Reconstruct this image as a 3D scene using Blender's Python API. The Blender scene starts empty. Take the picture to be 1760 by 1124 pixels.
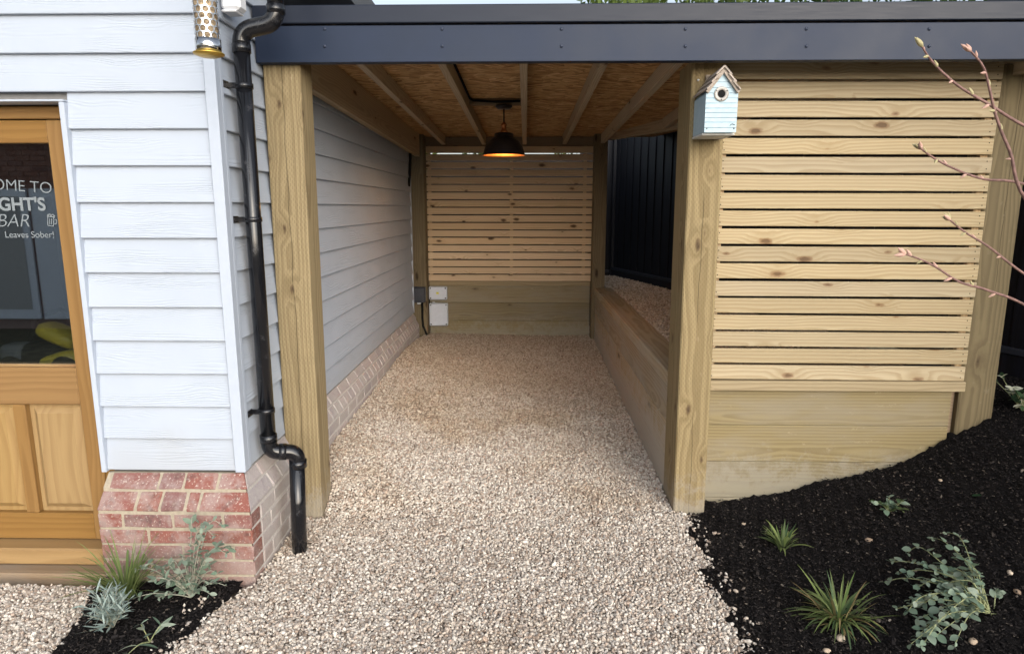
import bpy, bmesh, math, random
import numpy as np
from mathutils import Vector, Matrix, Euler
random.seed(7); rng = np.random.default_rng(7)
S = bpy.context.scene; COL = S.collection
R = math.radians

# ------------------------------------------------------------------ camera
CAM_H, FPX, PITCH, YAW = 1.67, 1130.0, R(10.25), R(1.172)
cam = bpy.data.cameras.new('camera'); cam.sensor_width = 36.0; cam.lens = 36.0*FPX/1760.0
cam.clip_start = 0.05; cam.clip_end = 3000
camo = bpy.data.objects.new('camera', cam); COL.objects.link(camo)
camo.location = (0, 0, CAM_H); camo.rotation_euler = (R(90)-PITCH, 0, YAW); S.camera = camo

# ------------------------------------------------------------------ sky and sun (bright overcast)
SUN_EL, SUN_AZ = R(21), R(157)
w = bpy.data.worlds.new('World'); S.world = w; w.use_nodes = True
nt = w.node_tree; nt.nodes.clear()
sky = nt.nodes.new('ShaderNodeTexSky'); sky.sky_type = 'NISHITA'; sky.sun_disc = False
sky.sun_elevation = SUN_EL; sky.sun_rotation = SUN_AZ; sky.air_density = 1.0; sky.dust_density = 3.0; sky.ozone_density = 1.0
hs = nt.nodes.new('ShaderNodeHueSaturation'); hs.inputs['Saturation'].default_value = 0.55
bg = nt.nodes.new('ShaderNodeBackground'); bg.inputs['Strength'].default_value = 0.13
wo = nt.nodes.new('ShaderNodeOutputWorld')
nt.links.new(sky.outputs[0], hs.inputs['Color']); nt.links.new(hs.outputs[0], bg.inputs[0]); nt.links.new(bg.outputs[0], wo.inputs[0])
sl = bpy.data.lights.new('sun', 'SUN'); sl.energy = 1.5; sl.angle = R(80); sl.color = (0.93, 0.965, 1.0)
so = bpy.data.objects.new('sun', sl); COL.objects.link(so)
sd = Vector((math.sin(SUN_AZ)*math.cos(SUN_EL), math.cos(SUN_AZ)*math.cos(SUN_EL), math.sin(SUN_EL)))
so.rotation_euler = sd.to_track_quat('Z', 'Y').to_euler(); so.location = (0, -6, 12)
S.view_settings.view_transform = 'Standard'; S.view_settings.look = 'None'
S.view_settings.exposure = 0.88; S.view_settings.gamma = 1.0; S.view_settings.use_curve_mapping = False

# ------------------------------------------------------------------ helpers
def tag(o, label=None, cat=None, group=None, kind=None):
    if label: o['label'] = label
    if cat: o['category'] = cat
    if group: o['group'] = group
    if kind: o['kind'] = kind
    return o
def thing(name, loc, label, cat, group=None):
    o = bpy.data.objects.new(name, None); COL.objects.link(o); o.location = loc; o.empty_display_size = 0.1
    return tag(o, label, cat, group)
def wloc(o):
    v = Vector((0, 0, 0))
    while o: v = v + o.location; o = o.parent
    return v
def put(name, me, mat=None, parent=None, loc=(0, 0, 0), rot=None, scale=None):
    o = bpy.data.objects.new(name, me); COL.objects.link(o)
    if mat is not None and len(me.materials) == 0: me.materials.append(mat)
    o.location = Vector(loc) - (wloc(parent) if parent else Vector((0, 0, 0)))
    if parent: o.parent = parent
    if rot is not None: o.rotation_euler = rot
    if scale is not None: o.scale = scale
    return o
def from_bm(bm, name='m', smooth=False):
    me = bpy.data.meshes.new(name); bm.to_mesh(me); bm.free()
    if smooth: me.polygons.foreach_set('use_smooth', [True]*len(me.polygons))
    return me
def pyd(verts, faces, name='m', smooth=False):
    me = bpy.data.meshes.new(name); me.from_pydata([tuple(v) for v in verts], [], faces); me.update()
    if smooth: me.polygons.foreach_set('use_smooth', [True]*len(me.polygons))
    return me
def bm_box(bm, c, s, bev=0.0):
    r = bmesh.ops.create_cube(bm, size=1.0)
    vs = r['verts']
    for v in vs: v.co = Vector((v.co.x*s[0]+c[0], v.co.y*s[1]+c[1], v.co.z*s[2]+c[2]))
    if bev > 0:
        es = list({e for v in vs for e in v.link_edges})
        bmesh.ops.bevel(bm, geom=es, offset=bev, segments=1, affect='EDGES')
_cache = {}
def box_me(s, bev=0.003, mat=None):
    k = (tuple(round(x, 4) for x in s), bev, mat.name if mat else '')
    if k not in _cache:
        bm = bmesh.new(); bm_box(bm, (0, 0, 0), s, bev); me = from_bm(bm)
        if mat: me.materials.append(mat)
        _cache[k] = me
    return _cache[k]
def box(name, lo, hi, mat, parent=None, bev=0.003, rot=None):
    lo = Vector(lo); hi = Vector(hi)
    return put(name, box_me(tuple(hi-lo), bev, mat), mat, parent, (lo+hi)/2, rot)
def boxes(name, lst, mat, parent=None, bev=0.0):
    bm = bmesh.new()
    for lo, hi in lst:
        lo = Vector(lo); hi = Vector(hi); bm_box(bm, (lo+hi)/2, hi-lo, bev)
    return put(name, from_bm(bm), mat, parent)
def tube_me(pts, rad, seg=12, smooth=True, cap=True):
    pts = [Vector(p) for p in pts]; n = len(pts)
    rad = rad if isinstance(rad, (list, tuple)) else [rad]*n
    V = []; F = []; prev = None
    for i, p in enumerate(pts):
        d = (pts[min(i+1, n-1)]-pts[max(i-1, 0)]).normalized()
        if prev is None:
            a = Vector((0, 0, 1)) if abs(d.z) < 0.9 else Vector((1, 0, 0)); u = d.cross(a).normalized()
        else: u = (prev - d*prev.dot(d)).normalized()
        prev = u; v = d.cross(u)
        for k in range(seg):
            t = 2*math.pi*k/seg; V.append(p + (u*math.cos(t)+v*math.sin(t))*rad[i])
    for i in range(n-1):
        for k in range(seg):
            a = i*seg+k; b = i*seg+(k+1) % seg; F.append((a, b, b+seg, a+seg))
    if cap: F.append(tuple(range(seg))[::-1]); F.append(tuple((n-1)*seg+k for k in range(seg)))
    return pyd(V, F, smooth=smooth)
def lathe_me(prof, seg=32, smooth=True):
    V = []; F = []
    for r_, z in prof:
        for k in range(seg):
            t = 2*math.pi*k/seg; V.append((r_*math.cos(t), r_*math.sin(t), z))
    for i in range(len(prof)-1):
        for k in range(seg):
            a = i*seg+k; b = i*seg+(k+1) % seg; F.append((a, b, b+seg, a+seg))
    return pyd(V, F, smooth=smooth)
def at(u, v, y):
    """point at depth y seen in direction of photograph position (u, v): for measuring real positions"""
    x = (u-880)/FPX; z = -(v-562)/FPX
    d = Vector((x, math.cos(PITCH)+z*math.sin(PITCH), -math.sin(PITCH)+z*math.cos(PITCH)))
    d = Matrix.Rotation(YAW, 3, 'Z') @ d
    return Vector((0, 0, CAM_H)) + d*(y/d.y)

# ------------------------------------------------------------------ material DSL
class T:
    def __init__(s, name):
        s.m = bpy.data.materials.new(name); s.m.use_nodes = True; s.t = s.m.node_tree; s.t.nodes.clear()
        s.out = s.t.nodes.new('ShaderNodeOutputMaterial'); s.b = s.t.nodes.new('ShaderNodeBsdfPrincipled')
        s.t.links.new(s.b.outputs[0], s.out.inputs[0])
    def n(s, t): return s.t.nodes.new(t)
    def set(s, inp, v):
        if isinstance(v, bpy.types.NodeSocket): s.t.links.new(v, inp)
        elif isinstance(v, (tuple, list)) and inp.type == 'RGBA' and len(v) == 3: inp.default_value = (*v, 1)
        else: inp.default_value = v
    def math(s, op, a, b=0.0, c=0.0, clamp=False):
        n = s.n('ShaderNodeMath'); n.operation = op; n.use_clamp = clamp
        s.set(n.inputs[0], a); s.set(n.inputs[1], b)
        if op in ('MULTIPLY_ADD', 'SMOOTH_MIN', 'COMPARE', 'WRAP'): s.set(n.inputs[2], c)
        return n.outputs[0]
    def add(s, a, b): return s.math('ADD', a, b)
    def mul(s, a, b): return s.math('MULTIPLY', a, b)
    def sub(s, a, b): return s.math('SUBTRACT', a, b)
    def xyz(s, v):
        n = s.n('ShaderNodeSeparateXYZ'); s.set(n.inputs[0], v); return n.outputs
    def vec(s, x, y, z):
        n = s.n('ShaderNodeCombineXYZ'); s.set(n.inputs[0], x); s.set(n.inputs[1], y); s.set(n.inputs[2], z); return n.outputs[0]
    def obj(s): return s.n('ShaderNodeTexCoord').outputs['Object']
    def pos(s): return s.n('ShaderNodeNewGeometry').outputs['Position']
    def nor(s): return s.n('ShaderNodeNewGeometry').outputs['True Normal']
    def rnd(s): return s.n('ShaderNodeObjectInfo').outputs['Random']
    def noise(s, v, sc=5.0, det=2.0, rough=0.5, dist=0.0, col=False):
        n = s.n('ShaderNodeTexNoise'); s.set(n.inputs['Vector'], v); n.inputs['Scale'].default_value = sc
        n.inputs['Detail'].default_value = det; n.inputs['Roughness'].default_value = rough; n.inputs['Distortion'].default_value = dist
        return n.outputs[1 if col else 0]
    def voro(s, v, sc=5.0, feat='F1', rand=1.0, dim='3D'):
        n = s.n('ShaderNodeTexVoronoi'); n.voronoi_dimensions = dim; n.feature = feat
        s.set(n.inputs['Vector'], v); n.inputs['Scale'].default_value = sc; n.inputs['Randomness'].default_value = rand
        return n.outputs
    def rng(s, v, a, b, c=0.0, d=1.0, smooth=True):
        n = s.n('ShaderNodeMapRange'); n.interpolation_type = 'SMOOTHSTEP' if smooth else 'LINEAR'
        s.set(n.inputs[0], v); s.set(n.inputs[1], a); s.set(n.inputs[2], b); s.set(n.inputs[3], c); s.set(n.inputs[4], d); return n.outputs[0]
    def mix(s, f, a, b, mode='MIX'):
        n = s.n('ShaderNodeMix'); n.data_type = 'RGBA'; n.blend_type = mode
        s.set(n.inputs[0], f); s.set(n.inputs[6], a); s.set(n.inputs[7], b); return n.outputs[2]
    def ramp(s, f, stops, interp='LINEAR'):
        n = s.n('ShaderNodeValToRGB'); n.color_ramp.interpolation = interp; e = n.color_ramp.elements
        while len(e) < len(stops): e.new(0.5)
        for i, (p, c) in enumerate(stops): e[i].position = p; e[i].color = (*c, 1)
        s.set(n.inputs[0], f); return n.outputs[0]
    def bump(s, h, strength=0.5, dist=0.002, prev=None):
        n = s.n('ShaderNodeBump'); n.inputs['Strength'].default_value = strength; n.inputs['Distance'].default_value = dist
        s.set(n.inputs['Height'], h)
        if prev is not None: s.set(n.inputs['Normal'], prev)
        return n.outputs[0]
    def fin(s, col=None, rough=0.6, spec=0.3, metal=0.0, nrm=None, **kw):
        if col is not None: s.set(s.b.inputs['Base Color'], col)
        s.set(s.b.inputs['Roughness'], rough); s.set(s.b.inputs['Specular IOR Level'], spec); s.set(s.b.inputs['Metallic'], metal)
        if nrm is not None: s.set(s.b.inputs['Normal'], nrm)
        for k, v in kw.items(): s.set(s.b.inputs[k], v)
        return s.m
def plain(name, col, rough=0.5, spec=0.3, metal=0.0, var=0.06, sc=30.0, bump=0.15, **kw):
    t = T(name); p = t.obj(); n = t.noise(p, sc, 4, 0.6)
    c = t.mix(t.rng(n, 0.3, 0.7), tuple(x*(1-var) for x in col), tuple(min(1, x*(1+var)) for x in col))
    rr = t.rng(n, 0.2, 0.8, rough*0.85, min(1, rough*1.15))
    return t.fin(c, rr, spec, metal, t.bump(n, bump, 0.001) if bump else None, **kw)
def axes(t, axis):
    x, y, z = t.xyz(t.obj())
    return {'X': (x, y, z), 'Y': (y, x, z), 'Z': (z, x, y)}[axis]

def wood(name, base, late, knotc, axis='X', freq=90, bow=0.02, knots=2.6, kacross=7.0, kthr=0.45, incise=False, grey=None, splash=None, checks=False, rough=0.72, var=0.12, ksz_mul=1.0, scuff=0.0):
    t = T(name); L, a, b = axes(t, axis); r = t.rnd()
    off = t.mul(r, 83.0)
    n1 = t.noise(t.vec(t.add(t.mul(L, 1.1), off), t.mul(a, 3), t.mul(b, 3)), 1.0, 2, 0.5)
    n2 = t.noise(t.vec(t.add(t.mul(L, 5.0), off), t.mul(a, 14), t.mul(b, 14)), 1.0, 2, 0.5)
    kv = t.vec(t.add(t.mul(L, knots), t.mul(r, 61)), t.add(t.mul(t.add(a, b), kacross), t.mul(r, 17)), t.mul(r, 9))
    vo = t.voro(kv, 1.0, dim='2D'); d = vo[0]; ex = t.math('GREATER_THAN', t.xyz(vo[1])[0], kthr)
    nk = t.noise(t.vec(t.add(t.mul(L, 22), off), t.mul(a, 45), t.mul(b, 45)), 1.0, 2, 0.6)
    ksz = t.rng(t.xyz(vo[1])[1], 0.0, 1.0, -0.035, 0.05, False)
    kd = t.sub(t.add(d, t.add(t.mul(t.sub(n2, 0.5), 0.08), t.mul(t.sub(nk, 0.5), 0.11))), t.mul(ksz, ksz_mul))
    kn = t.mul(t.rng(kd, 0.085, 0.03), ex); core_ = t.mul(t.rng(kd, 0.035, 0.0), ex); halo = t.mul(t.rng(kd, 0.36, 0.03), ex)
    ra = t.add(t.add(a, t.mul(t.sub(r, 0.5), 0.10)), t.mul(t.sub(n1, 0.5), bow*4))
    rb = t.add(t.add(b, 0.045), t.mul(t.sub(n1, 0.5), bow*2))
    rad = t.math('SQRT', t.add(t.mul(ra, ra), t.mul(rb, rb)))
    rad = t.add(rad, t.add(t.mul(halo, 0.024), t.mul(t.sub(n2, 0.5), 0.006)))
    saw = t.math('FRACT', t.mul(rad, freq))
    ring = t.mul(t.rng(saw, 0.15, 0.8), t.rng(saw, 1.0, 0.86))
    fib = t.noise(t.vec(t.add(t.mul(L, 9), off), t.mul(a, 420), t.mul(b, 420)), 1.0, 2, 0.6)
    big = t.noise(t.vec(t.add(t.mul(L, 1.5), off), t.mul(a, 6), t.mul(b, 6)), 1.0, 3, 0.6)
    c = t.mix(t.mul(ring, 0.75), base, late)
    c = t.mix(t.mul(t.rng(fib, 0.35, 0.75), 0.28), c, tuple(x*0.72 for x in base))
    c = t.mix(t.mul(halo, 0.35), c, late)
    c = t.mix(t.mul(kn, 0.72), c, knotc); c = t.mix(t.mul(core_, 0.6), c, tuple(x*0.35 for x in knotc))
    if scuff:
        sc_ = t.rng(t.noise(t.vec(t.add(t.mul(L, 14), off), t.mul(a, 26), t.mul(b, 26)), 1.0, 5, 0.75), 0.60, 0.74); c = t.mix(t.mul(sc_, scuff), c, tuple(min(1, x*1.25+0.10) for x in base))
        st_ = t.rng(t.noise(t.vec(t.add(t.mul(L, 2.2), off), t.mul(a, 9), t.mul(b, 9)), 1.0, 5, 0.7), 0.54, 0.70); c = t.mix(t.mul(st_, 0.45), c, tuple(x*0.62 for x in base))
    if grey: c = t.mix(t.mul(t.rng(big, 0.40, 0.68), 0.75), c, grey)
    hsv = t.n('ShaderNodeHueSaturation'); t.set(hsv.inputs['Color'], c)
    t.set(hsv.inputs['Value'], t.add(1.0, t.mul(t.sub(t.add(t.mul(r, 0.7), t.mul(big, 0.6)), 0.65), var*2.2)))
    t.set(hsv.inputs['Saturation'], t.add(0.92, t.mul(t.sub(t.math('FRACT', t.mul(r, 7.3)), 0.5), 0.14))); c = hsv.outputs[0]
    h = t.add(t.mul(ring, 0.5), t.add(t.mul(fib, 0.5), t.mul(kn, -0.6)))
    if checks:
        ck = t.math('ABSOLUTE', t.add(t.sub(a, t.mul(t.sub(r, 0.5), 0.05)), t.mul(t.sub(t.noise(t.vec(t.mul(L, 4), off, 0.0), 1.0, 3), 0.5), 0.035)))
        ckm = t.mul(t.rng(ck, 0.0022, 0.0006), t.rng(t.noise(t.vec(t.mul(L, 1.7), off, 3.0), 1.0, 1), 0.42, 0.52))
        c = t.mix(t.mul(ckm, 0.85), c, (0.05, 0.035, 0.02)); h = t.sub(h, t.mul(ckm, 2.5))
    if incise:
        ny = t.rng(t.math('ABSOLUTE', t.xyz(t.nor())[1]), 0.5, 0.6)
        uu = t.mul(a, 105.0); cell = t.math('FLOOR', uu)
        vv = t.math('FRACT', t.add(t.mul(L, 36.0), t.mul(t.math('FRACT', t.mul(cell, 0.5)), 1.0)))
        f = t.math('ABSOLUTE', t.sub(t.math('FRACT', uu), 0.5)); g = t.math('ABSOLUTE', t.sub(vv, 0.5))
        ds = t.mul(t.mul(t.rng(f, 0.26, 0.10), t.rng(g, 0.34, 0.2)), ny)
        ds = t.mul(ds, t.rng(t.noise(t.vec(t.mul(L, 14), t.mul(a, 30), t.mul(b, 30)), 1.0, 2), 0.25, 0.6, 0.35, 1.0))
        c = t.mix(t.mul(ds, 0.45), c, tuple(x*0.45 for x in base)); h = t.sub(h, t.mul(ds, 1.8))
    if splash:
        wz = t.xyz(t.pos())[2]; sn = t.noise(t.pos(), 13.0, 6, 0.75)
        sm = t.mul(t.rng(t.add(wz, t.mul(t.sub(sn, 0.5), -0.8)), splash[0], splash[0]-0.22), 0.55)
        c = t.mix(sm, c, splash[1])
    return t.fin(c, rough, 0.22, 0.0, t.bump(h, 0.55, 0.0014))

M = {}
SPL = (0.13, (0.36, 0.33, 0.28))
M['slat'] = wood('larch_slat', (0.425, 0.34, 0.205), (0.315, 0.23, 0.118), (0.20, 0.105, 0.045), 'X', 60, 0.035, 2.6, 6.0, 0.45, var=0.13)
M['slat_lifted'] = wood('larch_slat_lifted', (0.74, 0.55, 0.335), (0.54, 0.365, 0.195), (0.14, 0.065, 0.03), 'X', 70, 0.03, 3.0, 6.5, 0.35, var=0.16, ksz_mul=1.8)  # same larch as the front slats, colour lifted to brighten the dim back
M['batten'] = wood('batten_wood', (0.52, 0.37, 0.20), (0.36, 0.23, 0.11), (0.15, 0.07, 0.03), 'Z', 80)
G1 = dict(base=(0.375, 0.29, 0.135), late=(0.25, 0.18, 0.075), knotc=(0.10, 0.06, 0.025))
M['post'] = wood('incised_post', (0.305, 0.228, 0.105), (0.20, 0.14, 0.058), (0.10, 0.055, 0.025), 'Z', 60, 0.02, 3.2, 7, 0.5, incise=True, checks=True, scuff=0.35, splash=(0.24, (0.33, 0.305, 0.26)))
M['post_smooth'] = wood('treated_post', (0.170, 0.128, 0.058), (0.112, 0.08, 0.036), (0.08, 0.05, 0.022), 'Z', 60, 0.03, 2.2, 6, 0.55, checks=True, scuff=0.25, splash=(0.14, (0.33, 0.31, 0.26)))
M['post_dark'] = wood('treated_post_back', (0.22, 0.165, 0.085), (0.15, 0.11, 0.055), (0.07, 0.04, 0.02), 'Z', 60, 0.03, 2.2, 6, 0.5)
M['sleeperX'] = wood('sleeper_x', (0.275, 0.218, 0.110), (0.185, 0.138, 0.066), (0.13, 0.085, 0.04), 'X', 60, 0.03, 1.5, 4, 0.5, grey=(0.245, 0.208, 0.142), splash=(0.34, (0.31, 0.285, 0.225)), var=0.16, scuff=0.5)
M['sleeperY'] = wood('sleeper_y', (0.46, 0.37, 0.235), (0.32, 0.245, 0.145), (0.13, 0.085, 0.045), 'Y', 55, 0.03, 1.4, 4, 0.5, grey=(0.40, 0.36, 0.29), splash=(0.46, (0.50, 0.475, 0.43)), var=0.16, scuff=0.5)
M['cap'] = wood('cap_x', (0.37, 0.29, 0.165), (0.27, 0.20, 0.105), (0.13, 0.08, 0.04), 'X', 70, 0.02, 1.2, 7, 0.6)
M['joist'] = wood('joist_wood', (0.55, 0.45, 0.305), (0.41, 0.315, 0.195), (0.14, 0.085, 0.045), 'Y', 70, 0.02, 1.6, 6, 0.55)
M['beamX'] = wood('beam_wood', (0.28, 0.20, 0.12), (0.20, 0.14, 0.075), (0.09, 0.05, 0.025), 'X', 70)
M['oak'] = wood('oak_stained_x', (0.255, 0.135, 0.033), (0.205, 0.102, 0.023), (0.22, 0.10, 0.025), 'X', 40, 0.03, 0.6, 4, 0.9, rough=0.42, var=0.07)
M['oakZ'] = wood('oak_stained_z', (0.255, 0.135, 0.033), (0.205, 0.102, 0.023), (0.22, 0.10, 0.025), 'Z', 40, 0.03, 0.6, 4, 0.9, rough=0.42, var=0.07)
M['oak_panel'] = wood('oak_panel', (0.33, 0.205, 0.068), (0.275, 0.16, 0.05), (0.3, 0.15, 0.05), 'Z', 30, 0.04, 0.6, 4, 0.9, rough=0.42, var=0.05)
M['oak_sill'] = wood('oak_sill', (0.33, 0.205, 0.078), (0.265, 0.155, 0.055), (0.25, 0.12, 0.04), 'X', 30, 0.03, 0.8, 4, 0.9, rough=0.5)
M['step'] = wood('door_step_wood', (0.29, 0.205, 0.125), (0.23, 0.155, 0.09), (0.14, 0.08, 0.04), 'X', 50, 0.02, 1.5, 6, 0.6, grey=(0.27, 0.22, 0.17))
M['shake'] = wood('weathered_shake', (0.43, 0.365, 0.305), (0.27, 0.215, 0.175), (0.1, 0.07, 0.05), 'Y', 200, 0.02, 4, 10, 0.7)

def cladding(axis):
    t = T('painted_cladding_'+axis.lower()); L, a, b = axes(t, axis); r = t.rnd()
    z = b; off = t.mul(r, 97)
    n1 = t.noise(t.vec(t.add(t.mul(L, 2.0), off), t.mul(z, 9), off), 1.0, 2, 0.5)
    n2 = t.noise(t.vec(t.add(t.mul(L, 6), off), t.mul(z, 40), off), 1.0, 2, 0.5)
    bow = t.math('SUBTRACT', t.math('FRACT', t.mul(r, 5.7)), 0.5)
    ra = t.add(t.sub(z, t.mul(bow, 0.11)), t.mul(t.sub(n1, 0.5), 0.10)); rb = t.add(0.02, t.mul(t.sub(n1, 0.5), 0.08))
    rad = t.math('SQRT', t.add(t.mul(ra, ra), t.mul(rb, rb)))
    s_ = t.math('SINE', t.mul(t.add(rad, t.mul(t.sub(n2, 0.5), 0.007)), 640.0))
    msk = t.rng(t.noise(t.vec(t.add(t.mul(L, 2.6), t.mul(r, 31)), t.mul(z, 13), 2.0), 1.0, 1, 0.4), 0.40, 0.62)
    fine = t.noise(t.vec(t.mul(L, 60), t.mul(z, 400), off), 1.0, 2)
    h = t.add(t.mul(t.mul(s_, msk), 0.5), t.mul(fine, 0.22))
    dirt = t.noise(t.pos(), 3.0, 4, 0.6)
    c = t.mix(t.rng(dirt, 0.35, 0.75), (0.408, 0.455, 0.528), (0.385, 0.43, 0.50))
    sp = t.rng(t.voro(t.pos(), 26.0)[0], 0.045, 0.02); c = t.mix(t.mul(sp, 0.25), c, (0.35, 0.36, 0.37))
    wz = t.xyz(t.pos())[2]; c = t.mix(t.mul(t.rng(t.add(wz, t.mul(t.sub(dirt, 0.5), 0.5)), 0.72, 0.46), 0.35), c, (0.33, 0.33, 0.325))
    return t.fin(c, 0.6, 0.25, 0.0, t.bump(h, 0.6, 0.0018))
M['cladX'] = cladding('X'); M['cladY'] = cladding('Y')
M['trim'] = plain('white_trim', (0.42, 0.468, 0.545), 0.5, 0.3, var=0.02, bump=0.05)
M['pvc'] = None
t = T('black_pvc'); p = t.obj(); n = t.noise(p, 14, 4, 0.65)
dust = t.mul(t.rng(n, 0.55, 0.72), 0.18)
c = t.mix(dust, (0.0075, 0.008, 0.010), (0.11, 0.11, 0.12))
M['pvc'] = t.fin(c, t.rng(n, 0.45, 0.75, 0.13, 0.34), 0.5, 0, t.bump(n, 0.05, 0.001))
t = T('anthracite_fascia'); p = t.obj(); n = t.noise(p, 420, 2, 0.5); m2 = t.noise(p, 3, 3, 0.6)
M['fascia'] = t.fin(t.mix(t.rng(m2, 0.3, 0.7), (0.014, 0.023, 0.046), (0.018, 0.028, 0.055)), t.rng(m2, 0.3, 0.7, 0.40, 0.50), 0.22, 0, t.bump(n, 0.25, 0.0012))
t = T('roof_edge_trim'); p = t.obj(); n = t.noise(t.vec(t.mul(t.xyz(p)[0], 2), t.mul(t.xyz(p)[2], 60), 0.0), 3, 3, 0.6)
M['edge'] = t.fin((0.015, 0.020, 0.034), t.rng(n, 0.3, 0.7, 0.34, 0.44), 0.22, 0, t.bump(n, 0.05, 0.001))
M['screw'] = plain('screw_metal', (0.022, 0.030, 0.055), 0.4, 0.4, 0.0)
t = T('osb_board'); p = t.obj(); x, y, z = t.xyz(p)
cells = t.voro(t.vec(t.mul(x, 6), t.mul(y, 6), 0.0), 1.0); ang = t.mul(t.xyz(cells[1])[0], 1.5)
rot = t.n('ShaderNodeVectorRotate'); rot.rotation_type = 'Z_AXIS'; t.set(rot.inputs['Vector'], p); t.set(rot.inputs['Angle'], t.sub(ang, 0.75))
rx, ry, rz = t.xyz(rot.outputs[0])
v1 = t.voro(t.vec(t.mul(rx, 9), t.mul(ry, 42), 0.0), 1.0); v2 = t.voro(t.vec(t.mul(rx, 13), t.mul(ry, 60), 4.0), 1.0)
k1 = t.xyz(v1[1])[0]; k2 = t.xyz(v2[1])[1]
c = t.ramp(t.add(t.mul(k1, 0.55), t.mul(k2, 0.45)), [(0.1, (0.22, 0.12, 0.05)), (0.4, (0.48, 0.29, 0.13)), (0.7, (0.62, 0.41, 0.20)), (0.95, (0.74, 0.54, 0.30))])
dk = t.rng(t.voro(p, 22.0)[0], 0.14, 0.05); c = t.mix(t.mul(dk, 0.6), c, (0.07, 0.03, 0.012))
M['osb'] = t.fin(c, 0.75, 0.2, 0, t.bump(t.add(k1, k2), 0.4, 0.002))

def brickm(name, cols, eff, dark=0.6):
    t = T(name); p = t.pos(); r = t.rnd(); n = t.noise(p, 22, 5, 0.65); n2 = t.noise(p, 90, 3, 0.6); n3 = t.noise(p, 7, 5, 0.72); n4 = t.noise(p, 34, 4, 0.7)
    c = t.ramp(t.add(t.mul(r, 0.8), t.mul(n, 0.25)), cols)
    c = t.mix(t.mul(t.rng(n, 0.5, 0.72), dark), c, (0.085, 0.06, 0.058))
    c = t.mix(t.mul(t.rng(n4, 0.58, 0.68), 0.35), c, (0.42, 0.34, 0.28))
    c = t.mix(t.mul(t.rng(n2, 0.58, 0.70), 0.8), c, (0.52, 0.46, 0.40))
    c = t.mix(t.mul(t.rng(n3, 0.40, 0.62), eff), c, (0.42, 0.385, 0.36))
    wz = t.xyz(p)[2]; c = t.mix(t.mul(t.rng(t.add(wz, t.mul(t.sub(n3, 0.5), 0.35)), 0.20, 0.0), 0.45), c, (0.32, 0.275, 0.24))
    return t.fin(c, 0.88, 0.12, 0, t.bump(t.add(n, t.mul(n2, 0.6)), 0.9, 0.005))
RED = [(0.0, (0.20, 0.062, 0.048)), (0.35, (0.235, 0.092, 0.074)), (0.6, (0.20, 0.105, 0.098)), (0.85, (0.26, 0.095, 0.068)), (1.0, (0.16, 0.082, 0.075))]
GRY = [(0.0, (0.36, 0.305, 0.295)), (0.35, (0.43, 0.38, 0.365)), (0.6, (0.35, 0.315, 0.32)), (0.85, (0.44, 0.365, 0.345)), (1.0, (0.38, 0.35, 0.345))]
M['brick'] = brickm('red_stock_brick', RED, 0.42); M['brick_pale'] = brickm('dusty_plinth_brick', GRY, 0.85, 0.25)
M['brick_far'] = brickm('house_brick', [(0, (0.20, 0.09, 0.06)), (0.5, (0.26, 0.12, 0.08)), (1, (0.17, 0.085, 0.065))], 0.1)
M['mortar'] = plain('pale_mortar', (0.35, 0.305, 0.235), 0.9, 0.1, var=0.12, sc=60, bump=0.5)
M['mortar_pale'] = plain('dusty_mortar', (0.52, 0.49, 0.46), 0.9, 0.1, var=0.12, sc=60, bump=0.5)

t = T('gravel_stone'); r = t.rnd(); p = t.obj(); n = t.noise(p, 1.6, 3, 0.6)
c = t.ramp(r, [(0.0, (0.27, 0.205, 0.16)), (0.12, (0.39, 0.325, 0.27)), (0.28, (0.53, 0.46, 0.39)), (0.48, (0.64, 0.575, 0.50)), (0.75, (0.74, 0.69, 0.615)), (0.86, (0.55, 0.46, 0.385)), (0.95, (0.41, 0.315, 0.25)), (1.0, (0.40, 0.36, 0.33))])
wp = t.pos(); wet = t.noise(wp, 0.8, 4, 0.6); back_tint = t.rng(t.add(t.xyz(wp)[1], t.mul(t.sub(wet, 0.5), 5.0)), 3.4, 5.6); c = t.mix(t.math('MINIMUM', t.add(t.mul(t.rng(wet, 0.48, 0.62), 0.45), t.mul(back_tint, 0.75)), 0.85), c, t.mix(1.0, c, (0.76, 0.67, 0.56), 'MULTIPLY'))  # stones turn browner in patches and towards the back, with a noisy edge
c = t.mix(t.mul(t.rng(n, 0.45, 0.7), 0.25), c, (0.5, 0.39, 0.29))
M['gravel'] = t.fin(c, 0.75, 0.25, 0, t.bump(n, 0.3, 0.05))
t = T('bed_stone'); r = t.rnd(); 
c = t.ramp(r, [(0.0, (0.24, 0.17, 0.12)), (0.3, (0.42, 0.32, 0.23)), (0.6, (0.54, 0.43, 0.32)), (0.85, (0.62, 0.51, 0.40)), (1.0, (0.34, 0.29, 0.25))])
M['gravel_bed'] = t.fin(c, 0.8, 0.2)
M['grit'] = plain('gravel_grit', (0.36, 0.295, 0.23), 0.95, 0.1, var=0.45, sc=120, bump=1.0)
t = T('dark_mulch'); p = t.pos(); n = t.noise(p, 60, 5, 0.7); n2 = t.noise(p, 6, 3, 0.6)
c = t.mix(t.rng(n, 0.4, 0.75), (0.0075, 0.0065, 0.0065), (0.020, 0.017, 0.017)); c = t.mix(t.mul(t.rng(n2, 0.5, 0.7), 0.4), c, (0.018, 0.0155, 0.015))
M['mulch'] = t.fin(c, 0.9, 0.12, 0, t.bump(n, 1.0, 0.01))
t = T('mulch_chip'); r = t.rnd()
c = t.ramp(r, [(0.0, (0.008, 0.007, 0.007)), (0.65, (0.018, 0.0155, 0.0155)), (0.90, (0.037, 0.031, 0.029)), (0.975, (0.09, 0.073, 0.06)), (1.0, (0.20, 0.17, 0.14))])
M['chip'] = t.fin(c, 0.85, 0.15)
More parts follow.
